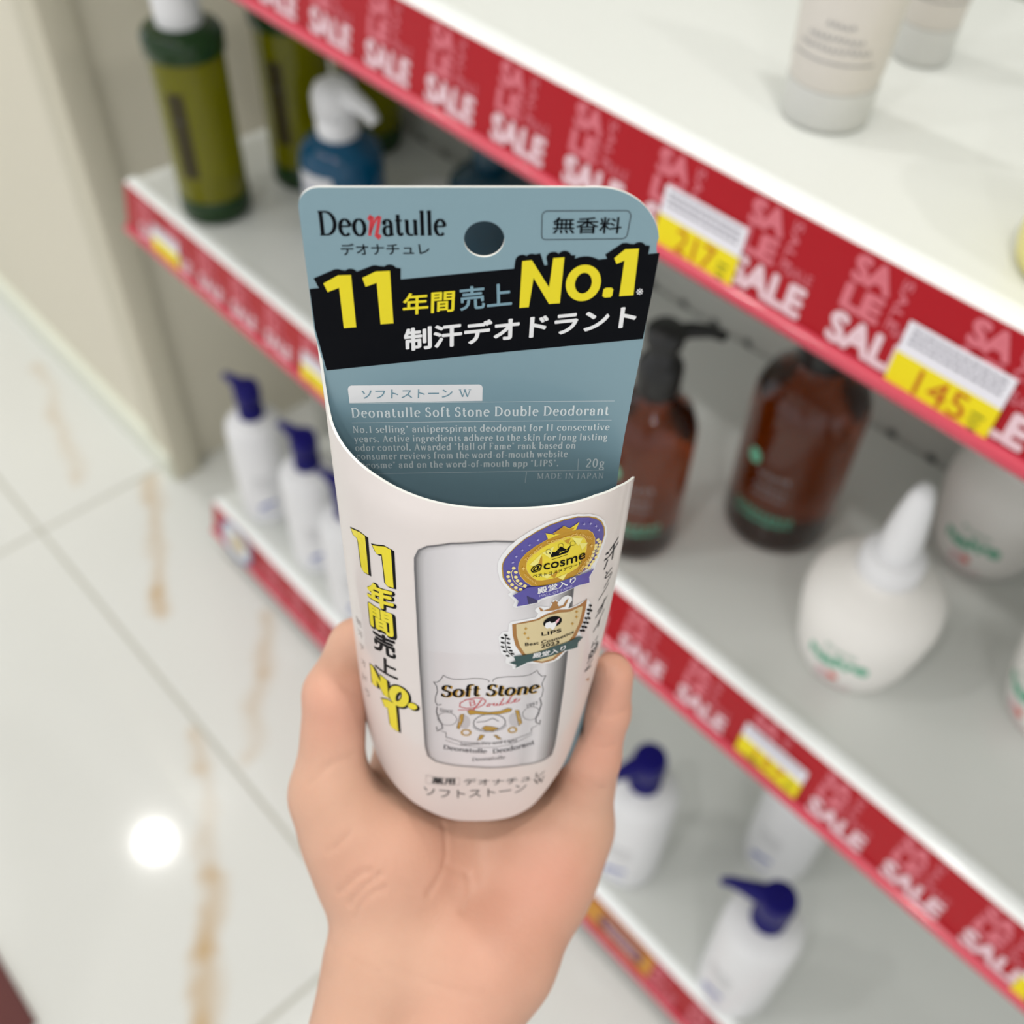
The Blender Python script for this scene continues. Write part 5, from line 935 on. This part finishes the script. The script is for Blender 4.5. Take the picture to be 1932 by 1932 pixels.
('P','shield_sticker','F',5,'champagne',[(7.71,90.89),(9.79,90.69),(12.63,90.31),(14.69,89.31),(17.61,89.65),(19.83,90.59),(21.86,90.64),(22.81,91.03),(22.68,93.55),(22.16,96.53),(20.99,99.29),(18.72,102.55),(16.4,104.65),(13.99,104.67),(11.74,103.13),(9.88,100.53),(8.65,97.78),(7.89,94.36)]),
('P','shield_sticker','F',5,'bronze',[(12.57,86.32),(13.25,86.88),(13.57,87.63),(14.99,87.38),(15.6,86.14),(15.29,85.54),(15.96,85.75),(16.12,85.15),(16.45,85.83),(16.84,85.97),(16.68,86.57),(17.01,87.5),(18.08,87.58),(18.6,86.38),(19.17,86.04),(19.02,86.89),(18.51,88.2),(15.99,88.28),(13.0,87.63)]),
('P','shield_sticker','F',7,'black',[(17.94,92.25),(17.86,92.72),(17.63,93.08),(17.27,93.35),(16.81,93.55),(16.29,93.6),(15.74,93.59),(15.19,93.44),(14.69,93.18),(14.26,92.87),(13.95,92.46),(13.76,92.04),(13.71,91.58),(13.8,91.11),(14.03,90.71),(14.38,90.37),(14.82,90.13),(15.33,90.01),(15.88,90.02),(16.42,90.17),(16.93,90.46),(17.36,90.85),(17.69,91.3),(17.89,91.79)]),
('P','shield_sticker','F',8,'white',[(14.06,92.62),(14.21,91.57),(15.16,91.32),(15.59,92.04),(16.55,91.87),(16.7,93.03),(16.27,94.07),(15.89,94.36),(15.26,93.42),(14.58,93.45)]),
('P','shield_sticker','F',8,'pink',[(16.38,92.34),(16.63,91.51),(17.39,91.16),(17.15,92.17),(16.69,92.63)]),
('T','shield_sticker','F',7,'black','LIPS','s',(13.5,95.51),(4.55,0.55),(-0.11,-1.19),0.012),
('T','shield_sticker','F',7,'black','Best Cosmetics','s',(9.85,97.98),(11.25,0.47),(-0.03,-1.02),0.012),
('T','shield_sticker','F',7,'black','2023','s',(13.52,99.51),(4.27,0.29),(-0.12,-1.17),0.015),
('P','shield_sticker','F',8,'dark_green',[(6.46,103.34),(7.81,102.83),(7.37,101.08),(11.45,100.85),(16.55,99.97),(22.35,100.85),(23.65,102.43),(22.42,103.17),(22.4,104.94),(19.39,103.35),(14.72,103.36),(10.58,103.81),(7.88,105.47),(8.04,104.29)]),
('T','shield_sticker','F',9,'white','殿堂入り','s',(11.62,102.52),(7.64,0.41),(0.12,-1.89),0.02),
('P','shield_sticker','F',7,'deep_gold',[(9.46,92.45),(9.78,92.25),(9.86,91.76),(9.99,92.28),(10.29,92.36),(10.0,92.58),(9.9,93.06),(9.78,92.55)]),
('P','shield_sticker','F',7,'deep_gold',[(9.27,93.97),(9.59,93.76),(9.67,93.27),(9.8,93.79),(10.11,93.88),(9.81,94.1),(9.71,94.58),(9.6,94.06)]),
('P','shield_sticker','F',7,'deep_gold',[(10.05,95.59),(10.37,95.38),(10.45,94.89),(10.58,95.46),(10.89,95.54),(10.59,95.76),(10.49,96.21),(10.37,95.69)]),
('P','shield_sticker','F',7,'deep_gold',[(20.89,91.43),(21.24,91.41),(21.31,90.96),(21.47,91.6),(21.82,91.88),(21.49,91.9),(21.4,92.34),(21.26,91.75)]),
('P','shield_sticker','F',7,'deep_gold',[(20.96,93.13),(21.31,93.15),(21.38,92.66),(21.55,93.34),(21.9,93.66),(21.57,93.64),(21.47,94.09),(21.33,93.46)]),
('P','shield_sticker','F',7,'deep_gold',[(20.09,94.78),(20.44,94.77),(20.51,94.27),(20.67,94.92),(21.01,95.19),(20.69,95.26),(20.59,95.66),(20.45,95.07)]),
('L','shield_sticker','F',5,'black',0.16,[(5.51,94.18),(5.36,96.62),(5.79,99.14),(7.18,101.19)],0),
('P','shield_sticker','F',5,'black',[(5.93,94.3),(5.85,94.44),(5.67,94.46),(5.44,94.41),(5.22,94.28),(5.06,94.08),(5.01,93.93),(5.09,93.83),(5.27,93.81),(5.51,93.86),(5.73,93.99),(5.89,94.15)]),
('P','shield_sticker','F',5,'black',[(5.22,95.15),(5.15,95.24),(4.96,95.27),(4.73,95.21),(4.51,95.08),(4.35,94.93),(4.31,94.77),(4.39,94.67),(4.56,94.61),(4.8,94.66),(5.02,94.8),(5.18,94.99)]),
('P','shield_sticker','F',5,'black',[(6.52,95.48),(6.45,95.62),(6.27,95.65),(6.03,95.59),(5.81,95.46),(5.65,95.27),(5.6,95.11),(5.68,95.01),(5.86,94.99),(6.1,95.04),(6.32,95.18),(6.48,95.33)]),
('P','shield_sticker','F',5,'black',[(5.25,96.64),(5.17,96.78),(4.99,96.8),(4.75,96.74),(4.53,96.61),(4.37,96.42),(4.33,96.26),(4.41,96.16),(4.59,96.14),(4.82,96.19),(5.05,96.33),(5.2,96.48)]),
('P','shield_sticker','F',5,'black',[(6.55,96.87),(6.47,96.97),(6.29,97.03),(6.06,96.94),(5.83,96.81),(5.67,96.65),(5.63,96.49),(5.71,96.36),(5.89,96.33),(6.12,96.39),(6.35,96.56),(6.51,96.71)]),
('P','shield_sticker','F',5,'black',[(5.27,98.03),(5.19,98.13),(5.01,98.19),(4.77,98.13),(4.55,98.0),(4.39,97.81),(4.35,97.65),(4.43,97.55),(4.61,97.49),(4.84,97.58),(5.07,97.72),(5.23,97.87)]),
('P','shield_sticker','F',5,'black',[(6.71,98.26),(6.64,98.4),(6.45,98.42),(6.22,98.37),(5.99,98.19),(5.83,98.04),(5.79,97.88),(5.86,97.74),(6.05,97.72),(6.28,97.81),(6.51,97.95),(6.67,98.1)]),
('P','shield_sticker','F',5,'black',[(5.78,99.6),(5.7,99.7),(5.51,99.72),(5.28,99.67),(5.05,99.53),(4.89,99.38),(4.85,99.22),(4.93,99.08),(5.11,99.06),(5.35,99.11),(5.57,99.25),(5.73,99.44)]),
('P','shield_sticker','F',5,'black',[(7.12,99.43),(7.04,99.53),(6.86,99.55),(6.62,99.5),(6.39,99.36),(6.23,99.17),(6.19,99.01),(6.27,98.91),(6.45,98.89),(6.69,98.94),(6.92,99.08),(7.08,99.27)]),
('P','shield_sticker','F',5,'black',[(6.49,101.18),(6.41,101.28),(6.22,101.31),(5.98,101.25),(5.75,101.08),(5.59,100.88),(5.55,100.72),(5.63,100.58),(5.81,100.56),(6.05,100.62),(6.28,100.79),(6.44,100.99)]),
('P','shield_sticker','F',5,'black',[(7.53,100.5),(7.46,100.64),(7.27,100.66),(7.03,100.56),(6.8,100.43),(6.64,100.19),(6.6,100.04),(6.67,99.9),(6.86,99.87),(7.1,99.97),(7.32,100.1),(7.49,100.3)]),
('L','shield_sticker','F',5,'black',0.14,[(24.97,93.17),(24.74,95.64),(24.04,97.77),(23.24,99.88)],0),
('P','shield_sticker','F',5,'black',[(25.26,93.52),(25.15,93.56),(24.95,93.41),(24.73,93.13),(24.54,92.8),(24.43,92.48),(24.43,92.26),(24.54,92.22),(24.72,92.33),(24.95,92.62),(25.14,92.98),(25.26,93.31)]),
('P','shield_sticker','F',5,'black',[(24.8,94.45),(24.68,94.45),(24.49,94.34),(24.27,94.06),(24.08,93.73),(23.97,93.4),(23.97,93.22),(24.08,93.14),(24.27,93.3),(24.49,93.54),(24.68,93.91),(24.79,94.23)]),
('P','shield_sticker','F',5,'black',[(25.54,95.61),(25.42,95.62),(25.23,95.46),(25.0,95.18),(24.81,94.81),(24.7,94.49),(24.69,94.27),(24.8,94.23),(25.0,94.38),(25.22,94.66),(25.42,95.03),(25.54,95.4)]),
('P','shield_sticker','F',5,'black',[(24.91,95.88),(24.8,95.92),(24.6,95.77),(24.38,95.48),(24.19,95.15),(24.08,94.83),(24.08,94.61),(24.19,94.57),(24.38,94.68),(24.6,94.97),(24.79,95.34),(24.91,95.66)]),
('P','shield_sticker','F',5,'black',[(24.38,96.88),(24.27,96.93),(24.08,96.77),(23.86,96.53),(23.67,96.19),(23.56,95.87),(23.56,95.65),(23.67,95.61),(23.86,95.72),(24.08,96.01),(24.27,96.34),(24.38,96.67)]),
('P','shield_sticker','F',5,'black',[(25.29,97.95),(25.18,97.96),(24.98,97.8),(24.76,97.52),(24.56,97.14),(24.45,96.82),(24.45,96.6),(24.56,96.56),(24.75,96.71),(24.98,97.0),(25.17,97.37),(25.29,97.73)]),
('P','shield_sticker','F',5,'black',[(24.11,98.05),(24.0,98.09),(23.8,97.94),(23.59,97.69),(23.4,97.36),(23.29,97.07),(23.29,96.85),(23.4,96.77),(23.58,96.88),(23.81,97.17),(23.99,97.5),(24.11,97.83)]),
('P','shield_sticker','F',5,'black',[(24.95,99.15),(24.84,99.2),(24.65,99.04),(24.42,98.75),(24.23,98.38),(24.11,98.05),(24.11,97.84),(24.22,97.79),(24.42,97.95),(24.64,98.23),(24.84,98.61),(24.95,98.93)]),
('P','shield_sticker','F',5,'black',[(23.76,99.14),(23.65,99.18),(23.46,99.07),(23.24,98.78),(23.06,98.48),(22.95,98.16),(22.95,97.94),(23.06,97.89),(23.24,98.01),(23.46,98.26),(23.65,98.59),(23.76,98.92)]),
('P','shield_sticker','F',5,'black',[(24.6,100.25),(24.49,100.29),(24.3,100.14),(24.07,99.81),(23.88,99.47),(23.77,99.15),(23.76,98.93),(23.88,98.88),(24.06,99.0),(24.29,99.29),(24.48,99.66),(24.6,99.99)]),
('P','shield_sticker','F',5,'black',[(23.4,100.09),(23.29,100.13),(23.1,100.01),(22.89,99.77),(22.7,99.43),(22.59,99.14),(22.59,98.92),(22.7,98.88),(22.89,98.96),(23.1,99.2),(23.29,99.54),(23.4,99.87)]),
('P','shield_sticker','F',5,'black',[(24.12,100.94),(24.01,100.98),(23.81,100.82),(23.59,100.54),(23.39,100.16),(23.28,99.83),(23.28,99.61),(23.39,99.53),(23.57,99.65),(23.8,99.93),(23.99,100.31),(24.11,100.68)])
]

def place_print(surf):
    def f(u, v, lay):
        h = 0.05 * lay
        if surf == 'C': return pk(u, v, 0.25 + h)
        u = max(UL + 0.02, min(UR(v) - 0.02, u)); e = 0.2
        b = bulge(u, v); gu = (bulge(min(u + e, UR(v)), v) - bulge(max(u - e, UL), v)) / (2 * e); gv = (bulge(u, v + e) - bulge(u, v - e)) / (2 * e)
        n = Vector((-gu, -gv, 1)).normalized(); return pk(u + n.x * h, v + n.y * h, b + n.z * h + 0.02)
    return f
groups = {}
for it in PRINTS: groups.setdefault((it[1], it[2]), []).append(it)
STICK_PTS = None
for (part, surf), items in groups.items():
    mats_, sheets = [], []
    for it in items:
        kind, _, _, lay, col = it[:5]
        if col not in mats_: mats_.append(col)
        mi = mats_.index(col)
        if kind == 'T':
            text, font, o_, ex_, ey_, bold = it[5:]
            V, Fc = serif_text(text, bold, 0.15 if part == 'small_print' else 0.05) if font == 'serif' else sans_text(text, bold)
            V = shift(V, lambda a, b: (o_[0] + a * ex_[0] + b * ey_[0], o_[1] + a * ex_[1] + b * ey_[1]))
        elif kind == 'P': V, Fc = polygon(it[5]); STICK_PTS = it[5] if col == 'stick' else STICK_PTS
        else:
            V, Fc = ribbon(it[6], it[5], bool(it[7]))
            if it[5] > 0.9: V, Fc = merge([(V, Fc)] + [([(x + it[5] / 2 * math.cos(q), y + it[5] / 2 * math.sin(q)) for q in np.linspace(0, 2 * PI, 17)[:-1]], [tuple(range(16))]) for x, y in it[6]])
        if surf == 'F': V, Fc = split_long(V, Fc, 0.9 if col == 'stick' else 2.2)
        sheets.append((V, Fc, mi, lay))
    o = sheet_to_mesh(part, sheets, place_print(surf), pack, [ink(c) for c in mats_])
    if part == 'stick_picture':
        V = sheets[0][0]; P_ = np.array(STICK_PTS)
        def edge_d(p):
            best = 1e9
            for a, b in zip(P_, np.roll(P_, -1, 0)):
                t = np.clip(np.dot(p - a, b - a) / max(np.dot(b - a, b - a), 1e-9), 0, 1); best = min(best, float(np.hypot(*(p - a - t * (b - a)))))
            return best
        ca = o.data.attributes.new('print_tone', 'FLOAT_COLOR', 'POINT')
        for i, (u, v, _h) in enumerate(V):
            vt = (v - P_[:, 1].min()) / (P_[:, 1].max() - P_[:, 1].min()); xl = float(np.interp(vt, [0, 1], [-13.6, -14.2])); xr = float(np.interp(vt, [0, 1], [20.0, 18.6])); s = (u - xl) / (xr - xl)
            tone = float(np.interp(s, [0, .05, .12, .3, .55, .72, .76, .86, .93, 1.0], [160, 200, 214, 228, 230, 216, 204, 226, 176, 108]))
            d = edge_d(np.array((u, v))); tone *= float(np.interp(d, [0, .5, 1.3], [.62, .9, 1.0]))
            ca.data[i].color = lin((tone, tone * .985, tone))
        rim = sheet_to_mesh('stick_outline', [(*split_long(*ribbon([tuple(p) for p in P_], 0.35, True), 2.2), 0, 2)], place_print('F'), o, [mat('print_rim', (112, 110, 114), 0.4, coat=0.3)])

# ------------------------------------------------------------------ the hand
# hand coordinates in millimetres, measured from the photographer's eye: x right, y down along the palm, z away
HAND_O = EYE
def sd_caps(X, Y, Z, a, b, ra, rb):
    a = np.array(a, np.float32); b = np.array(b, np.float32); d = b - a; L2 = float(d @ d)
    px, py, pz = X - a[0], Y - a[1], Z - a[2]
    t = np.clip((px * d[0] + py * d[1] + pz * d[2]) / L2, 0, 1)
    return np.sqrt((px - t * d[0]) ** 2 + (py - t * d[1]) ** 2 + (pz - t * d[2]) ** 2) - (ra + (rb - ra) * t)
def sd_ell(X, Y, Z, c, r):
    q = np.sqrt(((X - c[0]) / r[0]) ** 2 + ((Y - c[1]) / r[1]) ** 2 + ((Z - c[2]) / r[2]) ** 2)
    return (q - 1) * min(r)
def smin(a, b, k):
    h = np.clip(0.5 + 0.5 * (b - a) / k, 0, 1); return b + (a - b) * h - k * h * (1 - h)
FINGERS = {  # joints from knuckle to tip, with the radius of the flesh at each
    'index': [((-32, 64, 323), 10), ((-32, 36, 295), 8.6), ((-30, 17, 276), 7.6), ((-29, 4, 264), 6.6)],
    'middle': [((-14, 64, 330), 10), ((-13, 33, 299), 8.8), ((-12, 12, 278), 7.8), ((-11, -3, 265), 6.8)],
    'ring': [((5, 76, 329), 10), ((7, 46, 305), 8.4), ((9, 28, 286), 7.4), ((10, 14, 273), 6.4)],
    'little': [((20, 93, 317), 9.5), ((22.8, 70, 303), 8.0), ((26.3, 56, 297), 6.6), ((27.5, 45, 292), 6.0)],
    'thumb': [((-51, 77, 297), 9.6), ((-48.5, 50, 291), 8.6), ((-43.5, 38, 298), 7.8), ((-34, 33, 303), 6.6)],
}
PALM = [
    ((-16, 128, 304), (-28, 70, 323), 15, 11, 6),
    ((-15, 128, 304), (-13, 70, 329), 15, 11, 6),
    ((-10, 128, 303), (5, 80, 328), 15, 11, 6),
    ((-6, 128, 302), (18.5, 94, 317), 14.5, 11, 6),
    ((-33, 118, 300), (-51, 80, 297), 14, 10.5, 8),
    ((-40, 100, 300), (-32, 72, 318), 10, 9, 6),
    ((16, 98, 312), (-2, 126, 300), 11, 13.5, 6),
    ((-34, 126, 300), (-4, 126, 301), 16, 15.5, 6),
    ((-37, 128, 298), (-53, 200, 282), 15, 17, 8),
    ((-11, 130, 299), (-33, 200, 284), 15.5, 19, 8),
    ((-37, 128, 298), (-62, 262, 270), 14, 20, 4),
    ((-14, 130, 299), (-46, 262, 270), 14, 21, 4),
    ((-62, 262, 270), (-90, 430, 245), 20, 28, 6),
    ((-46, 262, 270), (-66, 430, 245), 21, 30, 6),
]
PALM_ELL = [
    ((-36, 100, 301), (19, 19, 15), 7),
    ((8.5, 104, 311), (15, 20, 13), 6),
    ((-47, 88, 299), (12, 14, 12), 6),
]
def hand_field(X, Y, Z):
    f = None
    for a, b, ra, rb, k in PALM:
        d = sd_caps(X, Y, Z, a, b, ra, rb); f = d if f is None else smin(f, d, k)
    for c, r, k in PALM_ELL: f = smin(f, sd_ell(X, Y, Z, c, r), k)
    for name, J in FINGERS.items():
        g = None
        for (a, ra), (b, rb) in zip(J, J[1:]):
            d = sd_caps(X, Y, Z, a, b, ra, rb); g = d if g is None else smin(g, d, 2.5)
        f = smin(f, g, 7.0 if name == 'thumb' else 5.0)
    # the flesh gives way where the packet presses into it
    def axis(v): return [float(v.dot(RIGHT)), float(v.dot(DOWN)), float(v.dot(AHEAD))]
    r = [float((PK_O - EYE).dot(q)) * 1000 for q in (RIGHT, DOWN, AHEAD)]; px, py, pz = X - r[0], Y - r[1], Z - r[2]
    u, v, b = (px * a[0] + py * a[1] + pz * a[2] for a in (axis(PK_X), axis(PK_D), axis(PK_N)))
    c = 0.8; t = np.clip(b / 25, 0, 1); foot = 173 + 5.3 * t - (0.012 + 0.018 * t) * (u - c) ** 2
    inside = np.maximum(np.maximum(np.abs(u - c) - 30.5 + 0.09 * np.clip(v - 125, 0, 30), v - foot), np.maximum(-b - 0.8, b - 27 * np.clip(1 - np.abs((u - c) / 32.5) ** 3, 0, 1) ** 0.7))
    return np.maximum(np.maximum(f, -(inside - 0.5)), Y - 386)
def surface_nets(f, lo, h):
    nx, ny, nz = f.shape; s = f < 0
    c = np.zeros((nx - 1, ny - 1, nz - 1), np.int32)
    for i in (0, 1):
        for j in (0, 1):
            for k in (0, 1): c += s[i:nx - 1 + i, j:ny - 1 + j, k:nz - 1 + k]
    act = (c > 0) & (c < 8); idx = -np.ones(act.shape, np.int64); cells = np.argwhere(act); idx[act] = np.arange(len(cells))
    acc = np.zeros((len(cells), 3)); cnt = np.zeros(len(cells))
    corners = [(i, j, k) for i in (0, 1) for j in (0, 1) for k in (0, 1)]
    for p in corners:
        for q in corners:
            if p < q and sum(abs(x - y) for x, y in zip(p, q)) == 1:
                fa = f[cells[:, 0] + p[0], cells[:, 1] + p[1], cells[:, 2] + p[2]]; fb = f[cells[:, 0] + q[0], cells[:, 1] + q[1], cells[:, 2] + q[2]]
                m = (fa < 0) != (fb < 0); t = np.where(m, fa / np.where(m, fa - fb, 1), 0)
                for ax in range(3): acc[:, ax] += np.where(m, p[ax] + t * (q[ax] - p[ax]), 0)
                cnt += m
    V = (cells + acc / cnt[:, None]) * h + np.array(lo)
    Q = []
    for ax in range(3):
        a1, a2 = (ax + 1) % 3, (ax + 2) % 3
        sl0 = [slice(None)] * 3; sl1 = [slice(None)] * 3; sl0[ax] = slice(0, -1); sl1[ax] = slice(1, None)
        A_, B_ = s[tuple(sl0)], s[tuple(sl1)]; e = np.argwhere(A_ != B_)
        ok = (e[:, a1] > 0) & (e[:, a2] > 0) & (e[:, a1] < f.shape[a1] - 1) & (e[:, a2] < f.shape[a2] - 1); e = e[ok]
        def cell(d1, d2):
            q = e.copy(); q[:, a1] -= d1; q[:, a2] -= d2; return idx[q[:, 0], q[:, 1], q[:, 2]]
        quad = np.stack([cell(1, 1), cell(0, 1), cell(0, 0), cell(1, 0)], 1)
        flip = ~A_[e[:, 0], e[:, 1], e[:, 2]]; quad[flip] = quad[flip][:, ::-1]; Q.append(quad)
    return V, np.concatenate(Q)
def relax(V, Q, n, lam=0.5):
    e = np.concatenate([Q[:, [0, 1]], Q[:, [1, 2]], Q[:, [2, 3]], Q[:, [3, 0]]]); e = np.concatenate([e, e[:, ::-1]])
    deg = np.bincount(e[:, 0], minlength=len(V))[:, None]
    for i in range(n):
        for l in (lam, -lam * 1.03):
            m = np.stack([np.bincount(e[:, 0], weights=V[e[:, 1], k], minlength=len(V)) for k in range(3)], 1) / np.maximum(deg, 1); V = V + l * (m - V)
    return V
def normals(V, Q):
    n = np.cross(V[Q[:, 2]] - V[Q[:, 0]], V[Q[:, 3]] - V[Q[:, 1]]); N = np.zeros_like(V)
    for k in range(4): np.add.at(N, Q[:, k], n)
    return N / np.maximum(np.linalg.norm(N, axis=1, keepdims=True), 1e-9)
def build_hand(h=1.0):
    lo, hi = np.array((-122., -16., 212.)), np.array((42., 392., 346.))
    ax = [np.arange(l, u, h, dtype=np.float32) for l, u in zip(lo, hi)]
    X, Y, Z = np.meshgrid(*ax, indexing='ij', sparse=True)
    f = hand_field(X, Y, Z); V, Q = surface_nets(f, lo, h); V = relax(V, Q, 6)
    return V, Q
CREASES = [  # skin folds of the palm: width, depth, points on the skin
    (0.9, 0.70, [(-19.4, 88.6, 300.6), (-18.6, 92.6, 297.4), (-18.4, 97.4, 294.8), (-20.4, 101.1, 292.0), (-23.0, 104.6, 289.8)]),
    (0.9, 0.45, [(-19.0, 97.4, 294.2), (-16.2, 99.9, 296.4), (-12.3, 101.9, 298.3)]),
    (0.8, 0.75, [(-37.8, 96.2, 284.9), (-41.4, 97.4, 284.7), (-43.9, 99.8, 284.9), (-46.7, 102.5, 286.1)]),
    (0.8, 0.80, [(-35.4, 97.4, 285.0), (-39.0, 99.8, 284.5), (-42.1, 103.0, 284.8), (-43.8, 105.8, 285.6)]),
    (0.8, 0.65, [(-34.2, 100.9, 284.9), (-37.8, 102.2, 284.5), (-40.7, 105.1, 284.8), (-42.3, 109.4, 285.9)]),
    (0.8, 0.50, [(-43.8, 86.6, 285.4), (-47.4, 90.2, 285.0), (-49.8, 91.4, 285.6)]),
    (0.9, 0.40, [(-54.6, 73.5, 286.3), (-52.1, 71.0, 285.8), (-49.8, 68.6, 285.6)]),
    (0.9, 0.40, [(-45.1, 47.1, 283.0), (-43.3, 47.8, 283.7), (-41.2, 49.4, 285.5)]),
    (0.9, 0.35, [(-49.8, 68.6, 285.6), (-47.4, 67.4, 285.8), (-43.1, 66.1, 288.3)]),
    (0.9, 0.60, [(23.4, 55.4, 290.1), (27.0, 55.3, 289.4), (31.1, 54.5, 290.9)]),
    (0.9, 0.60, [(19.6, 66.2, 296.0), (24.6, 65.2, 293.4), (28.1, 64.9, 294.0)]),
    (1.0, 0.70, [(18.6, 72.2, 297.4), (20.9, 74.7, 297.1), (25.5, 77.8, 299.0)]),
    (1.0, 0.25, [(-32.6, 121.0, 282.4), (-24.6, 125.0, 283.3), (-16.2, 127.4, 282.1), (-7.8, 128.6, 281.8)]),
    (0.9, 0.25, [(-49.8, 119.0, 291.4), (-42.5, 120.3, 284.0), (-35.4, 122.6, 281.9)]),
    (1.1, 0.40, [(-12.3, 101.9, 298.3), (-11.4, 106.7, 295.9), (-13.8, 110.2, 292.2)]),
]
BLUSH = [  # redder patches of skin: centre, radius, strength
    ((2, 112, 290), 20, 0.24), ((-14, 140, 283), 16, 0.14), ((14, 100, 298), 12, 0.2), ((-40, 96, 287), 14, 0.1), ((24, 66, 295), 14, 0.25), ((-48, 52, 284), 14, 0.22), ((-22, 96, 300), 16, 0.15),
]
def crease_hand(V, Q):
    N = normals(V, Q); D = np.zeros(len(V))
    for w, dep, pts in CREASES:
        P = np.array(pts); d = np.full(len(V), 1e9)
        for a, b in zip(P, P[1:]):
            t = np.clip(((V - a) @ (b - a)) / max(float((b - a) @ (b - a)), 1e-9), 0, 1); d = np.minimum(d, np.linalg.norm(V - a - t[:, None] * (b - a), axis=1))
        D += -0.85 * dep * np.exp(-(d / (0.85 * w)) ** 2) + 0.05 * dep * np.exp(-((d - 2.2 * w) / (1.3 * w)) ** 2)
    return V + N * D[:, None]
def skin_material():
    m = bpy.data.materials.new('skin'); m.use_nodes = True; nt = m.node_tree; b = nt.nodes['Principled BSDF']; N_ = nt.nodes.new; K = nt.links.new
    tc = N_('ShaderNodeTexCoord'); at = N_('ShaderNodeAttribute'); at.attribute_name = 'blush'
    n1 = N_('ShaderNodeTexNoise'); n1.inputs['Scale'].default_value = 60; n1.inputs['Detail'].default_value = 4; K(tc.outputs['Object'], n1.inputs['Vector'])
    mx = N_('ShaderNodeMix'); mx.data_type = 'RGBA'; mx.inputs[6].default_value = lin((198, 154, 130)); mx.inputs[7].default_value = lin((218, 174, 150)); K(n1.outputs['Fac'], mx.inputs[0])
    m2 = N_('ShaderNodeMix'); m2.data_type = 'RGBA'; m2.inputs[7].default_value = lin((228, 136, 120)); K(at.outputs['Fac'], m2.inputs[0]); K(mx.outputs[2], m2.inputs[6]); K(m2.outputs[2], b.inputs['Base Color'])
    n2 = N_('ShaderNodeTexNoise'); n2.inputs['Scale'].default_value = 900; n2.inputs['Detail'].default_value = 3; K(tc.outputs['Object'], n2.inputs['Vector'])
    n3 = N_('ShaderNodeTexVoronoi'); n3.inputs['Scale'].default_value = 700; K(tc.outputs['Object'], n3.inputs['Vector'])
    ad = N_('ShaderNodeMath'); ad.operation = 'ADD'; K(n2.outputs['Fac'], ad.inputs[0]); K(n3.outputs['Distance'], ad.inputs[1])
    bp = N_('ShaderNodeBump'); bp.inputs['Strength'].default_value = 0.12; bp.inputs['Distance'].default_value = 0.0004; K(ad.outputs[0], bp.inputs['Height']); K(bp.outputs['Normal'], b.inputs['Normal'])
    b.inputs['Roughness'].default_value = 0.48; b.inputs['Specular IOR Level'].default_value = 0.4
    b.inputs['Subsurface Weight'].default_value = 0.18; b.inputs['Subsurface Radius'].default_value = (1.0, 0.35, 0.2); b.inputs['Subsurface Scale'].default_value = 0.004
    return m
hv, hq = build_hand()
hv = crease_hand(hv, hq)
me = bpy.data.meshes.new('person'); PIV = np.array((-19., 122., 300.))
me.from_pydata(((hv - PIV) / 1000).tolist(), [], hq.tolist()); me.update()
bl = np.zeros(len(hv))
for c, r, s in BLUSH: bl += s * np.exp(-(np.linalg.norm(hv - np.array(c), axis=1) / r) ** 2)
for J in FINGERS.values(): bl += 0.30 * np.exp(-(np.linalg.norm(hv - np.array(J[-1][0]), axis=1) / 11) ** 2)
at_ = me.attributes.new('blush', 'FLOAT', 'POINT'); at_.data.foreach_set('value', np.clip(bl, 0, 1).astype(np.float32))
me.shade_smooth()
hand = link('person', me, None, (skin_material(),))
hand.matrix_world = frame(RIGHT, DOWN, AHEAD, EYE + (RIGHT * PIV[0] + DOWN * PIV[1] + AHEAD * PIV[2]) / 1000)
tag(hand, "person's bare left hand and wrist, palm to the viewer, fingers closed behind the deodorant packet", 'person')
# fingernails on the backs of the fingers, turned away from the camera
M_nail = mat('fingernail', (236, 190, 172), 0.25, coat=0.4, var=0.02)
for name, J in FINGERS.items():
    (a, ra), (b, rb) = J[-2], J[-1]; a, b = Vector(a), Vector(b); t = (b - a).normalized()
    back = Vector((0, -0.66, 0.75)) if name != 'thumb' else Vector((-0.72, 0.1, 0.69))
    back = (back - back.dot(t) * t).normalized(); side = t.cross(back)
    bm = bmesh.new(); vsr = []
    for i in range(7):
        row = []
        for k in range(7):
            s = (k - 3) / 3; l = (i - 3) / 3; w = rb * 0.78 * (1 - 0.25 * max(0, abs(l) - .4)); p = b - t * (rb * 0.05) + t * (l * rb * 0.75) + side * (math.sin(s * 1.0) * w) + back * (math.cos(s * 1.0) * rb * 0.99 + 0.25 - 0.06 * l * l * rb)
            row.append(bm.verts.new((Vector(p) - Vector(PIV)) / 1000))
        vsr.append(row)
    for i in range(6):
        for k in range(6): bm.faces.new((vsr[i][k], vsr[i][k + 1], vsr[i + 1][k + 1], vsr[i + 1][k]))
    from_bm('fingernail', bm, M_nail, hand, 180)
